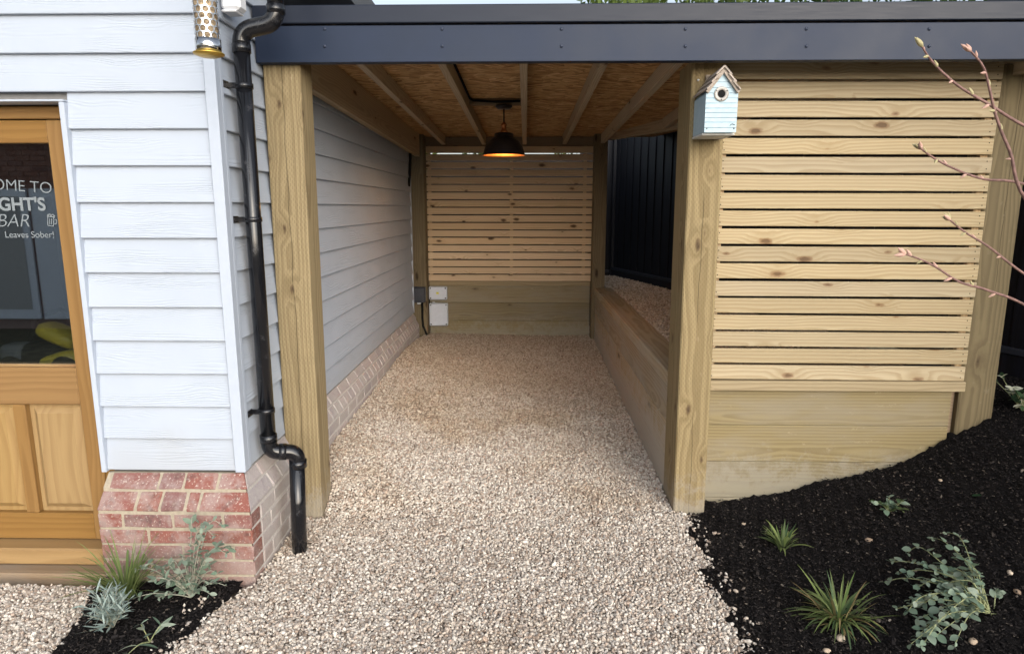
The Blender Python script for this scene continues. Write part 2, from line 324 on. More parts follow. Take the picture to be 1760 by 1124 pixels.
M['soil'] = plain('garden_ground', (0.10, 0.085, 0.05), 0.95, 0.1, var=0.4, sc=8, bump=0.6)
t = T('dark_fence'); p = t.obj(); x, y, z = t.xyz(p); n = t.noise(t.vec(t.mul(x, 60), t.mul(y, 60), t.mul(z, 2.5)), 1, 4, 0.65); r = t.rnd()
c = t.mix(t.rng(n, 0.4, 0.75), (0.0016, 0.0019, 0.0045), (0.006, 0.007, 0.014))
M['fence'] = t.fin(c, 0.6, 0.3, 0, t.bump(n, 0.5, 0.002))
M['fence_rail'] = plain('fence_rail_paint', (0.02, 0.023, 0.032), 0.6)
t = T('pale_blue_paint'); p = t.obj(); x, y, z = t.xyz(p); n = t.noise(p, 30, 4, 0.6)
M['blue'] = t.fin(t.mix(t.rng(n, 0.35, 0.7), (0.40, 0.535, 0.61), (0.46, 0.585, 0.65)), 0.6, 0.25, 0, t.bump(n, 0.2, 0.001))
M['groove'] = plain('groove_shadow_paint', (0.30, 0.42, 0.48), 0.8)
M['ring'] = plain('zinc_plate', (0.42, 0.40, 0.37), 0.55, 0.4, 0.3)
M['black'] = plain('matt_black', (0.006, 0.006, 0.006), 0.8, 0.2)
M['lamp_black'] = plain('bronze_black_metal', (0.018, 0.014, 0.016), 0.38, 0.5, 0.3, bump=0.02)
M['copper'] = plain('copper_metal', (0.62, 0.24, 0.10), 0.35, 0.5, 1.0, bump=0.03)
M['copper_in'] = plain('copper_lining', (0.70, 0.33, 0.13), 0.42, 0.5, 0.9, bump=0.02)
M['steel'] = plain('bright_steel', (0.72, 0.72, 0.72), 0.16, 0.5, 1.0, bump=0.0)
M['brass'] = plain('brass_base', (0.52, 0.34, 0.07), 0.38, 0.5, 0.85, bump=0.05)
M['seed'] = plain('bird_food', (0.36, 0.28, 0.19), 0.9, 0.1, var=0.6, sc=90, bump=1.0)
M['white_plastic'] = plain('white_plastic', (0.72, 0.73, 0.75), 0.4, 0.4, var=0.02, bump=0.02)
M['grey_box'] = plain('pale_grey_enclosure', (0.62, 0.66, 0.74), 0.4, 0.4, var=0.03, bump=0.02)
M['dark_box'] = plain('charcoal_enclosure', (0.045, 0.048, 0.058), 0.38, 0.4, var=0.1, bump=0.05)
M['yellow'] = plain('yellow_plastic', (0.42, 0.32, 0.03), 0.35, 0.4, bump=0.02)
M['yellow_mark'] = plain('yellow_sticker', (0.75, 0.68, 0.05), 0.5, bump=0.0)
M['room'] = plain('dim_room_wall', (0.22, 0.215, 0.21), 0.8)
M['decal'] = plain('frosted_decal', (0.20, 0.225, 0.24), 0.6, 0.2, bump=0.0)
M['lens_grey'] = plain('grey_slate', (0.08, 0.085, 0.095), 0.7)
M['rendered'] = plain('pale_render', (0.62, 0.62, 0.60), 0.85)
t = T('window_glass'); t.b.inputs['Base Color'].default_value = (1, 1, 1, 1)
gl = t.n('ShaderNodeBsdfGlossy'); gl.inputs['Roughness'].default_value = 0.015; gl.inputs['Color'].default_value = (0.9, 0.95, 1.0, 1)
tr = t.n('ShaderNodeBsdfTransparent'); tr.inputs['Color'].default_value = (0.80, 0.84, 0.85, 1)
fr = t.n('ShaderNodeLayerWeight'); fr.inputs['Blend'].default_value = 0.5; mx = t.n('ShaderNodeMixShader')
t.t.links.new(t.math('MULTIPLY_ADD', t.math('POWER', fr.outputs['Facing'], 2.5), 0.5, 0.27), mx.inputs[0]); t.t.links.new(tr.outputs[0], mx.inputs[1]); t.t.links.new(gl.outputs[0], mx.inputs[2]); t.t.links.new(mx.outputs[0], t.out.inputs[0]); t.t.nodes.remove(t.b)
M['glass'] = t.m
t = T('glowing_bulb'); t.fin((1, 0.6, 0.2), 0.4); t.set(t.b.inputs['Emission Color'], (1.0, 0.50, 0.14)); t.b.inputs['Emission Strength'].default_value = 14.0
M['bulb'] = t.m
def leafm(name, c1, c2, rough=0.55, tr=0.25):
    t = T(name); r = t.rnd(); n = t.noise(t.pos(), 40, 3)
    c = t.mix(t.rng(t.add(t.mul(r, 0.6), t.mul(n, 0.4)), 0.2, 0.8), c1, c2)
    t.fin(c, rough, 0.25); td = t.n('ShaderNodeBsdfTranslucent'); t.set(td.inputs[0], c); mx = t.n('ShaderNodeMixShader'); mx.inputs[0].default_value = tr
    t.t.links.new(t.b.outputs[0], mx.inputs[1]); t.t.links.new(td.outputs[0], mx.inputs[2]); t.t.links.new(mx.outputs[0], t.out.inputs[0]); return t.m
M['l_grass'] = leafm('grass_blade', (0.12, 0.18, 0.055), (0.23, 0.28, 0.10))
M['l_grass_dark'] = leafm('grass_blade_dark', (0.055, 0.10, 0.045), (0.13, 0.165, 0.065))
M['l_straw'] = leafm('dry_blade', (0.33, 0.25, 0.12), (0.24, 0.20, 0.09))
M['l_silver'] = leafm('silver_leaf', (0.25, 0.33, 0.30), (0.38, 0.45, 0.41))
M['l_sage'] = leafm('sage_leaf', (0.17, 0.22, 0.16), (0.29, 0.34, 0.27))
M['l_mint'] = leafm('mint_leaf', (0.145, 0.215, 0.15), (0.255, 0.325, 0.245))
M['l_pale'] = leafm('cream_leaf', (0.55, 0.56, 0.42), (0.65, 0.65, 0.5))
M['l_dark'] = leafm('deep_green_leaf', (0.02, 0.055, 0.025), (0.05, 0.09, 0.04))
M['l_tree'] = leafm('tree_leaf', (0.045, 0.085, 0.018), (0.12, 0.17, 0.04))
M['stem'] = plain('plant_stem', (0.26, 0.28, 0.14), 0.6)
M['stem_grey'] = plain('grey_stem', (0.30, 0.30, 0.24), 0.7)
M['twig'] = plain('red_brown_twig', (0.20, 0.115, 0.10), 0.6, 0.3, var=0.3, sc=60)
M['bud'] = plain('pink_bud', (0.50, 0.32, 0.26), 0.6, 0.2, var=0.3, sc=120)
M['bud_green'] = plain('green_bud', (0.38, 0.34, 0.19), 0.6, 0.2, var=0.3, sc=120)
M['bark'] = plain('tree_bark', (0.10, 0.075, 0.05), 0.9, var=0.3, sc=20, bump=0.8)

# ------------------------------------------------------------------ terrain heights
def zl(y): return np.interp(y, [0, 2.95, 3.3, 3.48, 3.9, 6.4, 7.1, 8.1, 9], [0, 0, 0.01, 0.11, 0.205, 0.265, 0.225, 0.12, 0.10])
def zr(y): return np.interp(y, [0, 3.0, 3.5, 8.0, 9], [0, 0, 0.02, 0.12, 0.13])
def hgrav(x, y):
    tt = np.clip((x+1.2)/2.02, 0, 1); lo = zr(y)
    return lo + (zl(y)-lo)*(1-tt)**2.0 + 0.006*np.sin(x*3.1+1)*np.cos(y*2.7)
def hmulch(x, y):
    base = np.interp(x, [0.8, 1.0, 1.24, 1.52, 1.73, 1.99, 2.2, 2.32, 2.57, 2.8, 3.1, 4.0], [0.0, 0.022, 0.045, 0.10, 0.16, 0.235, 0.325, 0.39, 0.52, 0.62, 0.70, 0.75])
    k = np.interp(y, [0, 2.0, 3.5, 5], [0.35, 0.72, 1.0, 1.15])
    return base*k + 0.012*np.sin(x*7.3+y*5.1)*np.sin(y*6.1-x*2.2) + 0.006*np.sin(x*19+y*13)
def inpoly(x, y, poly):
    ins = np.zeros(x.shape, bool); n = len(poly)
    for i in range(n):
        x0, y0 = poly[i]; x1, y1 = poly[(i+1) % n]
        c = ((y0 > y) != (y1 > y)) & (x < (x1-x0)*(y-y0)/(y1-y0+1e-12)+x0); ins ^= c
    return ins
def edge_noise(x, y): return 0.018*np.sin(x*31+y*17) + 0.014*np.sin(y*53-x*23) + 0.010*np.sin(x*97+y*71)
LEFT_BED = [(-1.30, 2.72), (-1.275, 2.62), (-1.34, 2.36), (-1.37, 2.20), (-1.42, 1.7), (-2.0, 1.7), (-1.78, 2.2), (-1.82, 2.45), (-1.90, 2.66), (-1.90, 2.72)]
def right_edge(y): return np.interp(y, [0, 1.5, 2.27, 2.6, 3.0, 3.25, 3.45], [0.95, 0.93, 0.872, 0.85, 0.862, 0.868, 0.875])

# ------------------------------------------------------------------ ground, gravel, mulch
def gridmesh(x0, x1, y0, y1, step, hf, keep=None):
    nx = int((x1-x0)/step)+1; ny = int((y1-y0)/step)+1
    X, Y = np.meshgrid(np.linspace(x0, x1, nx), np.linspace(y0, y1, ny)); Z = hf(X, Y)
    V = np.stack([X.ravel(), Y.ravel(), Z.ravel()], 1)
    i, j = np.meshgrid(np.arange(nx-1), np.arange(ny-1)); a = (j*nx+i).ravel()
    F = np.stack([a, a+1, a+nx+1, a+nx], 1)
    if keep is not None:
        cx = V[F].mean(1); F = F[keep(cx[:, 0], cx[:, 1])]
    me = bpy.data.meshes.new('sheet'); me.from_pydata(V.tolist(), [], F.tolist()); me.update()
    me.polygons.foreach_set('use_smooth', [True]*len(me.polygons)); return me
me = pyd([(-400, -400, -0.16), (400, -400, -0.16), (400, 1200, -0.16), (-400, 1200, -0.16)], [(0, 1, 2, 3)])
tag(put('ground', me, M['soil']), kind='structure')
me = gridmesh(-4.2, 1.3, -1.2, 8.7, 0.05, lambda x, y: np.where(x < -1.22, np.where(y > 2.66, -0.06, -0.014), hgrav(x, y)-0.012), lambda x, y: (x > -1.4) | (y < 3.05))
tag(put('gravel_path', me, M['grit']), kind='structure')

def scatter_object(name, P, rot, scl, mat, label, cat, kind='chunk', nvar=6, seed=0):
    me = bpy.data.meshes.new(name); me.from_pydata(P.tolist(), [], [])
    for an, arr in (('rot', rot), ('scl', scl)):
        at_ = me.attributes.new(an, 'FLOAT_VECTOR', 'POINT'); at_.data.foreach_set('vector', arr.astype(np.float32).ravel())
    o = put(name, me); me.materials.append(mat)
    ng = bpy.data.node_groups.new(name+'_scatter', 'GeometryNodeTree')
    ng.interface.new_socket('Geometry', in_out='INPUT', socket_type='NodeSocketGeometry'); ng.interface.new_socket('Geometry', in_out='OUTPUT', socket_type='NodeSocketGeometry')
    N = ng.nodes.new; L = ng.links.new
    gi = N('NodeGroupInput'); go = N('NodeGroupOutput'); iop = N('GeometryNodeInstanceOnPoints'); g2i = N('GeometryNodeGeometryToInstance')
    mp = N('GeometryNodeMeshToPoints'); L(gi.outputs[0], mp.inputs['Mesh']); L(mp.outputs[0], iop.inputs['Points'])
    for k in range(nvar):
        if kind == 'chunk':
            ic = N('GeometryNodeMeshIcoSphere'); ic.inputs['Radius'].default_value = 1.0; ic.inputs['Subdivisions'].default_value = 2
        else:
            ic = N('GeometryNodeMeshCube'); ic.inputs['Size'].default_value = (2, 2, 2)
        sp = N('GeometryNodeSetPosition'); nz = N('ShaderNodeTexNoise'); nz.noise_dimensions = '4D'; nz.inputs['W'].default_value = k*7.7+seed; nz.inputs['Scale'].default_value = 0.75; nz.inputs['Detail'].default_value = 1.0
        sub = N('ShaderNodeVectorMath'); sub.operation = 'SUBTRACT'; sub.inputs[1].default_value = (0.5, 0.5, 0.5)
        mu = N('ShaderNodeVectorMath'); mu.operation = 'SCALE'; mu.inputs['Scale'].default_value = 1.9
        L(nz.outputs['Color'], sub.inputs[0]); L(sub.outputs[0], mu.inputs[0]); L(mu.outputs[0], sp.inputs['Offset']); L(ic.outputs[0], sp.inputs['Geometry'])
        sm = N('GeometryNodeSetMaterial'); sm.inputs['Material'].default_value = mat
        src = sp.outputs[0]
        if kind == 'chunk':
            ss = N('GeometryNodeSetShadeSmooth'); L(src, ss.inputs['Geometry']); src = ss.outputs[0]
        L(src, sm.inputs['Geometry']); L(sm.outputs[0], g2i.inputs[0])
    L(g2i.outputs[0], iop.inputs['Instance']); iop.inputs['Pick Instance'].default_value = True
    rv = N('FunctionNodeRandomValue'); rv.data_type = 'INT'; rv.inputs[4].default_value = 0; rv.inputs[5].default_value = nvar-1
    L(rv.outputs[2], iop.inputs['Instance Index'])
    for an, sk in (('rot', 'Rotation'), ('scl', 'Scale')):
        na = N('GeometryNodeInputNamedAttribute'); na.data_type = 'FLOAT_VECTOR'; na.inputs['Name'].default_value = an; L(na.outputs[0], iop.inputs[sk])
    L(iop.outputs[0], go.inputs[0])
    md = o.modifiers.new('scatter', 'NODES'); md.node_group = ng
    return tag(o, label, cat, kind='stuff')
def jit(x0, x1, y0, y1, s, keep, hf, dz=0.004, jz=0.004):
    X, Y = np.meshgrid(np.arange(x0, x1, s), np.arange(y0, y1, s*0.9)); X[1::2] += s/2
    X = X.ravel()+rng.uniform(-0.42, 0.42, X.size)*s; Y = Y.ravel()+rng.uniform(-0.42, 0.42, Y.size)*s
    k = keep(X, Y); X = X[k]; Y = Y[k]
    return np.stack([X, Y, hf(X, Y)+dz+rng.uniform(-jz, jz, X.size)], 1)
def stones(P, s0, s1, flat=0.7):
    n = len(P); sz = rng.uniform(s0, s1, n)*np.exp(rng.normal(0, 0.18, n))
    return rng.uniform(0, 6.28, (n, 3))*np.array([0.15, 0.15, 1.0]) + rng.normal(0, 0.3, (n, 3)), np.stack([sz*rng.uniform(0.85, 1.35, n), sz*rng.uniform(0.7, 1.0, n), sz*rng.uniform(0.5, 0.85, n)*flat/0.7], 1)
def keep_main(x, y):
    e = edge_noise(x, y); k = (x < right_edge(y)+e) | (y > 3.5)
    k &= ~((y > 3.4) & (x > 0.822-0.008*(y < 3.69))); k &= ~((x < -1.21) & (y > 2.66)); k &= ~((x > -1.275) & (x < -1.09) & (y > 3.30) & (y < 3.48))
    k &= ~inpoly(x+e, y+edge_noise(y, x), LEFT_BED)
    # loose outline of what can be seen
    k &= (np.abs(x) < 0.9*y+0.35) & (y > 1.75)
    return k
hg = lambda x, y: np.where(x < -1.22, -0.008, hgrav(x, y))
P = np.concatenate([jit(-1.5, 1.0, 1.75, 4.6, 0.0126, keep_main, hg), jit(-1.5, 1.0, 1.75, 4.6, 0.0165, keep_main, hg, 0.010, 0.004),
                    jit(-2.6, -1.5, 1.75, 2.74, 0.0126, keep_main, hg), jit(-2.6, -1.5, 1.75, 2.74, 0.0165, keep_main, hg, 0.010, 0.004),
                    jit(-1.3, 1.0, 4.6, 8.25, 0.0150, keep_main, hg), jit(-1.3, 1.0, 4.6, 8.25, 0.020, keep_main, hg, 0.010, 0.004)])
# strays rolled on to the mulch
sx = []
for i in range(85):
    y = rng.uniform(1.9, 3.4); x = float(right_edge(y))+abs(rng.normal(0, 0.045)); sx.append((x, y, float(hmulch(np.array(x), np.array(y)))+0.006))
for i in range(26):
    tt = rng.uniform(0, 1); y = 2.0+0.6*tt; x = -1.36-abs(rng.normal(0, 0.05)); sx.append((x, y, 0.012))
P = np.concatenate([P, np.array(sx)])
rot, scl = stones(P, 0.0052, 0.0082)
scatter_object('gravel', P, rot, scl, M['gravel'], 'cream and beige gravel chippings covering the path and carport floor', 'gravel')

# raised bed of gravel behind the sleeper wall, up to the dark fence
FA, FB = Vector((1.24, 9.25, 0)), Vector((2.94, 3.75, 0)); FD = (FB-FA).normalized(); FN = Vector((-FD.y, FD.x, 0))
if FN.x > 0: FN = -FN
def fside(x, y): return (x-FA.x)*FN.x + (y-FA.y)*FN.y
hb = lambda x, y: 0.715+0.012*np.sin(x*5+y*3)+0*x
me = gridmesh(0.98, 3.0, 3.62, 9.3, 0.06, lambda x, y: hb(x, y)-0.012, lambda x, y: (fside(x, y) > -0.05) & (x < 2.38))
tag(put('raised_bed', me, M['grit']), kind='structure')
kb = lambda x, y: (fside(x, y) > 0.03) & (x > 1.01) & (x < 1.9) & (y > 4.2)
P = np.concatenate([jit(1.0, 1.9, 4.2, 9.2, 0.0175, kb, hb), jit(1.0, 1.9, 4.2, 9.2, 0.024, kb, hb, 0.01)])
rot, scl = stones(P, 0.0078, 0.0122)
scatter_object('bed_gravel', P, rot, scl, M['gravel_bed'], 'brown gravel filling the raised bed beside the dark fence', 'gravel', seed=30)

# mulch
def rough_m(x, y):
    return hmulch(x, y) + 0.010*(np.sin(x*83+y*41)*np.sin(y*77-x*29)) + rng.normal(0, 0.0035, x.shape)
me = gridmesh(0.78, 3.6, -0.4, 4.6, 0.02, lambda x, y: rough_m(x, y)-0.004, lambda x, y: (x > right_edge(y)-0.05) & ~((y > 3.60) & (x < 2.38)) & (x < 1.02*y+1.6))
tag(put('mulch_bed', me, M['mulch']), kind='structure')
me = gridmesh(-2.0, -1.24, 1.6, 2.76, 0.015, lambda x, y: 0.004+0.012*np.sin(x*9)*np.sin(y*8)+0.006*np.sin(x*83+y*41)*np.sin(y*77-x*29)+rng.normal(0, 0.003, x.shape), lambda x, y: inpoly(x, y, [(a*1.0+(0.02 if a > -1.5 else -0.02), b) for a, b in LEFT_BED]))
tag(put('border_soil', me, M['mulch']), kind='structure')
kr = lambda x, y: (x > right_edge(y)+edge_noise(x, y)*0.6+0.004) & (y < 3.52+np.where(x > 2.6, 1.2, 0)) & (x < 0.86*y+0.5) & (y > 1.8)
kl = lambda x, y: inpoly(x, y, LEFT_BED)
P1 = jit(0.85, 3.2, 1.8, 4.2, 0.0105, kr, rough_m, 0.004, 0.006); P2 = jit(-2.0, -1.25, 1.75, 2.72, 0.011, kl, lambda x, y: 0.008+0.012*np.sin(x*9)*np.sin(y*8), 0.004, 0.006)
P = np.concatenate([P1, P2]); n = len(P); ln = rng.uniform(0.002, 0.0062, n)*np.where(rng.uniform(0, 1, n) > 0.96, 1.9, 1)
scatter_object('bark_mulch', P, np.stack([rng.normal(0, 0.35, n), rng.normal(0, 0.35, n), rng.uniform(0, 6.28, n)], 1),
    np.stack([ln, ln*rng.uniform(0.2, 0.55, n), ln*rng.uniform(0.12, 0.4, n)], 1), M['chip'], 'black bark mulch spread over both planting beds', 'mulch', 'chip', 5, 60)

# ================================================================== HOUSE
house = thing('house', (-2.4, 5.0, -0.1), 'white weatherboarded outbuilding on a red brick plinth with oak door', 'house')
WX, WY, WEND = -1.295, 2.83, 7.40
boxes('wall', [((-1.42, WY+0.012, -0.12), (WX-0.012, WEND-0.02, 3.0)), ((-1.90, WY+0.012, 0.1), (-1.42, 2.95, 3.0)), ((-2.78, WY+0.012, 2.115), (-1.90, 2.95, 3.0)),
               ((-4.6, WY+0.012, -0.12), (-2.78, 2.95, 3.0)), ((-4.6, 6.4, -0.12), (-1.42, 6.5, 3.0)), ((-4.7, 2.95, -0.12), (-4.6, 6.5, 3.0))], M['room'], house)
boxes('room_floor', [((-4.6, 2.97, 0.06), (-1.42, 6.4, 0.10))], M['room'], house)
rf = boxes('roof', [((-4.9, 2.60, 3.0), (-1.10, 7.6, 3.10)), ((-1.28, 3.42, 2.72), (-0.90, 7.5, 2.86))], M['lens_grey'], house)
def board_me(L, axis, end=None):
    H_, d0, d1 = 0.16, 0.025, 0.004
    sec = [(0.002, -H_/2+0.012), (0.009, -H_/2), (d0-0.002, -H_/2), (d0, -H_/2+0.003), (d1, H_/2), (0, H_/2)]
    V = []; n = len(sec)
    for s_ in (-L/2, L/2):
        for d, z in sec: V.append((s_, -d, z) if axis == 'X' else (d, s_, z))
    F = [tuple(range(n)), tuple(range(2*n-1, n-1, -1))] + [(i, i+n, (i+1) % n+n, (i+1) % n) for i in range(n)]
    me = pyd(V, F); bm = bmesh.new(); bm.from_mesh(me); bmesh.ops.recalc_face_normals(bm, faces=bm.faces); bm.to_mesh(me); bm.free(); return me
_bc = {}
def board(x0, x1, z, axis, other):
    k = (round(x1-x0, 3), axis)
    if k not in _bc:
        _bc[k] = board_me(x1-x0, axis); _bc[k].materials.append(M['clad'+axis])
    c = (x0+x1)/2; jz = random.uniform(-0.0015, 0.0015)
    put('cladding_board', _bc[k], None, house, (c, other, z+jz) if axis == 'X' else (other, c, z+jz))
for k in range(16):
    z0 = 0.494+0.15*k; zc = z0+0.08
    if z0 < 2.0:
        board(-1.908, -1.313, zc, 'X', WY); board(-4.6, -2.80, zc, 'X', WY)
    else: board(-4.6, -1.313, zc, 'X', WY)
    board(2.862, WEND, zc, 'Y', WX)
def ang(name, lst, mat, parent): return boxes(name, lst, mat, parent, 0.0015)
ang('corner_trim', [((-1.315, 2.797, 0.488), (-1.268, 2.84, 2.95))], M['trim'], house)
ang('corner_trim', [((-1.2975, 2.842, 0.490), (-1.2685, 2.866, 2.95))], M['trim'], house)
ang('door_trim', [((-1.928, 2.792, 0.486), (-1.906, 2.885, 2.10))], M['trim'], house)
ang('door_trim', [((-2.80, 2.792, 0.486), (-2.778, 2.885, 2.10))], M['trim'], house)
ang('head_trim', [((-2.80, 2.792, 2.102), (-1.906, 2.885, 2.110))], M['trim'], house)
ang('end_trim', [((-1.33, WEND+0.001, 0.49), (-1.27, WEND+0.03, 2.6))], M['trim'], house)
# plinth: mortar core with separate bricks
def core(lst):
    V = []; F = []
    for sec, axis, s0, s1 in lst:
        b0 = len(V); n = len(sec)
        for s_ in (s0, s1):
            for d, z in sec:
                if axis == 'X': V.append((s_ if s_ == s0 else s_+0.6*d, 2.80-d, z))
                else: V.append((-1.275+d, s_ if s_ == s1 else s_-d/0.6, z))
        F += [tuple(b0+i for i in range(n)), tuple(b0+i for i in range(2*n-1, n-1, -1))] + [(b0+i, b0+i+n, b0+(i+1) % n+n, b0+(i+1) % n) for i in range(n)]
    bm = bmesh.new(); vs = [bm.verts.new(v) for v in V]
    for f in F: bm.faces.new([vs[i] for i in f])
    bmesh.ops.recalc_face_normals(bm, faces=bm.faces); return from_bm(bm)
def csec(D, k=0.0035): return [(-0.02, -0.12), (D-k, -0.12), (D-k, 0.353), (D*0.5-k, 0.411), (D*0.48-k, 0.430), (-0.004, 0.482), (-0.02, 0.482)]
pl = put('plinth', core([(csec(0.10), 'X', -1.902, -1.279)]), M['mortar'], house); pl2 = put('plinth', core([(csec(0.06), 'Y', 2.803, WEND-0.01)]), M['mortar_pale'], house)
def secbrick(sec, s0, s1, axis, other, e0=None, e1=None, mat=None):
    """prism brick of a (d, z) section from s0 to s1 along the wall; e0/e1 shift the ends by a multiple of d (mitre)"""
    j = lambda: random.uniform(-0.0022, 0.0022)
    c = (s0+s1)/2; zc = sum(z for d, z in sec)/len(sec); V = []; n = len(sec)
    for s_, e in ((s0, e0), (s1, e1)):
        for d, z in sec:
            q = s_-c + (d*e if e else 0)
            V.append((q+j(), -d+j(), z-zc+j()) if axis == 'X' else (d+j(), q+j(), z-zc+j()))
    F = [tuple(range(n)), tuple(range(2*n-1, n-1, -1))] + [(i, i+n, (i+1) % n+n, (i+1) % n) for i in range(n)]
    bm = bmesh.new(); vs = [bm.verts.new(v) for v in V]
    for f in F: bm.faces.new([vs[i] for i in f])
    bmesh.ops.recalc_face_normals(bm, faces=bm.faces); bmesh.ops.bevel(bm, geom=list(bm.edges), offset=0.0035, segments=1, affect='EDGES')
    put('brick', from_bm(bm), mat, pl if axis == 'X' else pl2, (c, other, zc) if axis == 'X' else (other, c, zc))
YB, XB = 2.80, -1.275                 # wall plane of the brickwork (front, side)
def course(z0, z1, d, axis, s0, s1, first, L=0.215, hdr=None, mat=None):
    s_ = s0; i = 0; ln = first
    while s_ < s1-0.02:
        e = min(s_+ln, s1)
        if s1-e < 0.05: e = s1
        secbrick([(0.0, z0), (d, z0), (d, z1), (0.0, z1)], s_, e, axis, YB if axis == 'X' else XB, mat=mat)
        s_ = e+0.011; ln = L
zs = [(-0.036, 0.027), (0.039, 0.102), (0.114, 0.177), (0.189, 0.252), (0.264, 0.327)]
for i, (a, b) in enumerate(zs):
    course(a, b, 0.10, 'X', -1.905, XB+0.06, [0.10, 0.215, 0.14, 0.215, 0.105][i], mat=M['brick'])
    # on the long side only the bricks that stand clear of the gravel
    y_end = WEND if b > 0.24 else (3.9 if b > 0.17 else 3.42)
    course(a, b, 0.06, 'Y', YB-0.10+0.112, y_end, [0.21, 0.10, 0.21, 0.10, 0.16][i], mat=M['brick_pale'])
low = lambda D: [(0.0, 0.341), (D, 0.341), (D, 0.356), (D*0.5, 0.412), (0.0, 0.412)]
upp = lambda D: [(0.0, 0.423), (D*0.48, 0.423), (D*0.48, 0.432), (0.0, 0.486)]
xs = [-1.905, -1.735, -1.625, -1.512, -1.452, -1.275]
for i in range(5): secbrick(low(0.10), xs[i]+(0.0 if i == 0 else 0.006), xs[i+1]-(0.0 if i == 4 else 0.006), 'X', YB, e1=0.6 if i == 4 else None, mat=M['brick'])
xs = [-1.88, -1.655, -1.54, -1.385, -1.275]
for i in range(4): secbrick(upp(0.10), xs[i]+0.006, xs[i+1]-(0.0 if i == 3 else 0.006), 'X', YB, e1=0.6 if i == 3 else None, mat=M['brick'])
y = YB; i = 0
while y < WEND-0.03:
    e = min(y+(0.17 if i == 0 else 0.112), WEND); secbrick(low(0.06), y+(0.0 if i == 0 else 0.006), e-0.006, 'Y', XB, e0=-1.6 if i == 0 else None, mat=M['brick_pale']); y = e; i += 1
y = YB; i = 0
while y < WEND-0.03:
    e = min(y+(0.12 if i == 0 else 0.226), WEND); secbrick(upp(0.06), y+(0.0 if i == 0 else 0.006), e-0.006, 'Y', XB, e0=-1.6 if i == 0 else None, mat=M['brick_pale']); y = e; i += 1

# door
door = put('door', box_me((0.05, 0.05, 2.09), 0.002, M['oakZ']), None, house, (-1.953, 2.915, 1.045))      # right jamb
def dbox(n, lo, hi, m, bev=0.004): return box(n, lo, hi, m, door, bev)
dbox('frame_jamb', (-2.778, 2.89, 0.0), (-2.728, 2.94, 2.09), M['oakZ']); dbox('frame_head', (-2.727, 2.888, 2.045), (-1.979, 2.94, 2.098), M['oak'])
dbox('stile', (-2.057, 2.884, 0.105), (-1.979, 2.928, 2.04), M['oakZ']); dbox('stile', (-2.727, 2.884, 0.105), (-2.640, 2.928, 2.04), M['oakZ'])
dbox('top_rail', (-2.639, 2.886, 1.945), (-2.058, 2.927, 2.039), M['oak']); dbox('middle_rail', (-2.639, 2.886, 0.775), (-2.058, 2.927, 0.952), M['oak'])
dbox('bottom_rail', (-2.639, 2.886, 0.106), (-2.058, 2.927, 0.238), M['oak']); dbox('muntin', (-2.378, 2.885, 0.239), (-2.318, 2.927, 0.774), M['oakZ'])
dbox('glazing_bead', (-2.64, 2.890, 0.953), (-2.058, 2.902, 0.966), M['oak_sill'], 0.002)
def raised(x0, x1, z0, z1):
    V = []; y0 = 2.914
    for dx, dy in ((0.0, 0.0), (0.016, 0.0), (0.020, 0.0), (0.045, -0.018), (0.050, -0.018)):
        V += [(x0+dx, y0+dy, z0+dx), (x1-dx, y0+dy, z0+dx), (x1-dx, y0+dy, z1-dx), (x0+dx, y0+dy, z1-dx)]
    F = []
    for r_ in range(4):
        for k in range(4): a = r_*4+k; b = r_*4+(k+1) % 4; F.append((a, b, b+4, a+4))
    F.append((16, 17, 18, 19)); c = Vector(((x0+x1)/2, y0, (z0+z1)/2))
    put('panel', pyd([Vector(v)-c for v in V], F), M['oak_panel'], door, c)
raised(-2.317, -2.058, 0.239, 0.774); raised(-2.639, -2.379, 0.239, 0.774)
put('pane', box_me((0.58, 0.006, 0.985), 0, M['glass']), None, door, (-2.348, 2.909, 1.456))
dbox('sill', (-2.80, 2.80, 0.018), (-1.912, 2.95, 0.10), M['oak_sill'], 0.008); dbox('step', (-2.95, 2.735, -0.14), (-1.915, 2.93, 0.012), M['step'], 0.006)
def text(s_, size, xr, z, rotz=0.0, bold=0.0, shear=0.0):
    cu = bpy.data.curves.new('txt', 'FONT'); cu.body = s_; cu.size = size; cu.align_x = 'RIGHT'; cu.offset = bold; cu.shear = shear; cu.extrude = 0.0003
    ob = bpy.data.objects.new('txt', cu); COL.objects.link(ob); bpy.context.view_layer.update()
    dg = bpy.context.evaluated_depsgraph_get(); me = bpy.data.meshes.new_from_object(ob.evaluated_get(dg)); bpy.data.objects.remove(ob)
    me.materials.clear(); put('lettering', me, M['decal'], door, (xr, 2.9045, z), (R(90), 0, 0) if not rotz else Matrix.Rotation(R(rotz), 3, 'Y').to_4x4().to_euler() and (Matrix.Rotation(R(rotz), 3, 'Y') @ Matrix.Rotation(R(90), 3, 'X')).to_euler())
text('OME TO', 0.070, -2.078, 1.732, 4.0, -0.0008); text("IGHT'S", 0.078, -2.116, 1.660, 0, 0.0022); text('BAR', 0.082, -2.198, 1.588, 0, -0.0012, 0.28); text('Leaves Sober!', 0.040, -2.092, 1.540)
bm = bmesh.new()
for a, b in [((-0.016, -0.02), (-0.013, 0.018)), ((0.010, -0.02), (0.013, 0.018)), ((-0.016, -0.022), (0.013, -0.019)), ((-0.008, -0.014), (-0.005, 0.012)), ((0.001, -0.014), (0.004, 0.012)), ((0.015, -0.010), (0.024, -0.007)), ((0.015, 0.008), (0.024, 0.011)), ((0.023, -0.010), (0.026, 0.011)), ((-0.019, 0.018), (0.016, 0.022))]:
    bm_box(bm, ((a[0]+b[0])/2, 0, (a[1]+b[1])/2), (b[0]-a[0], 0.0006, b[1]-a[1]))
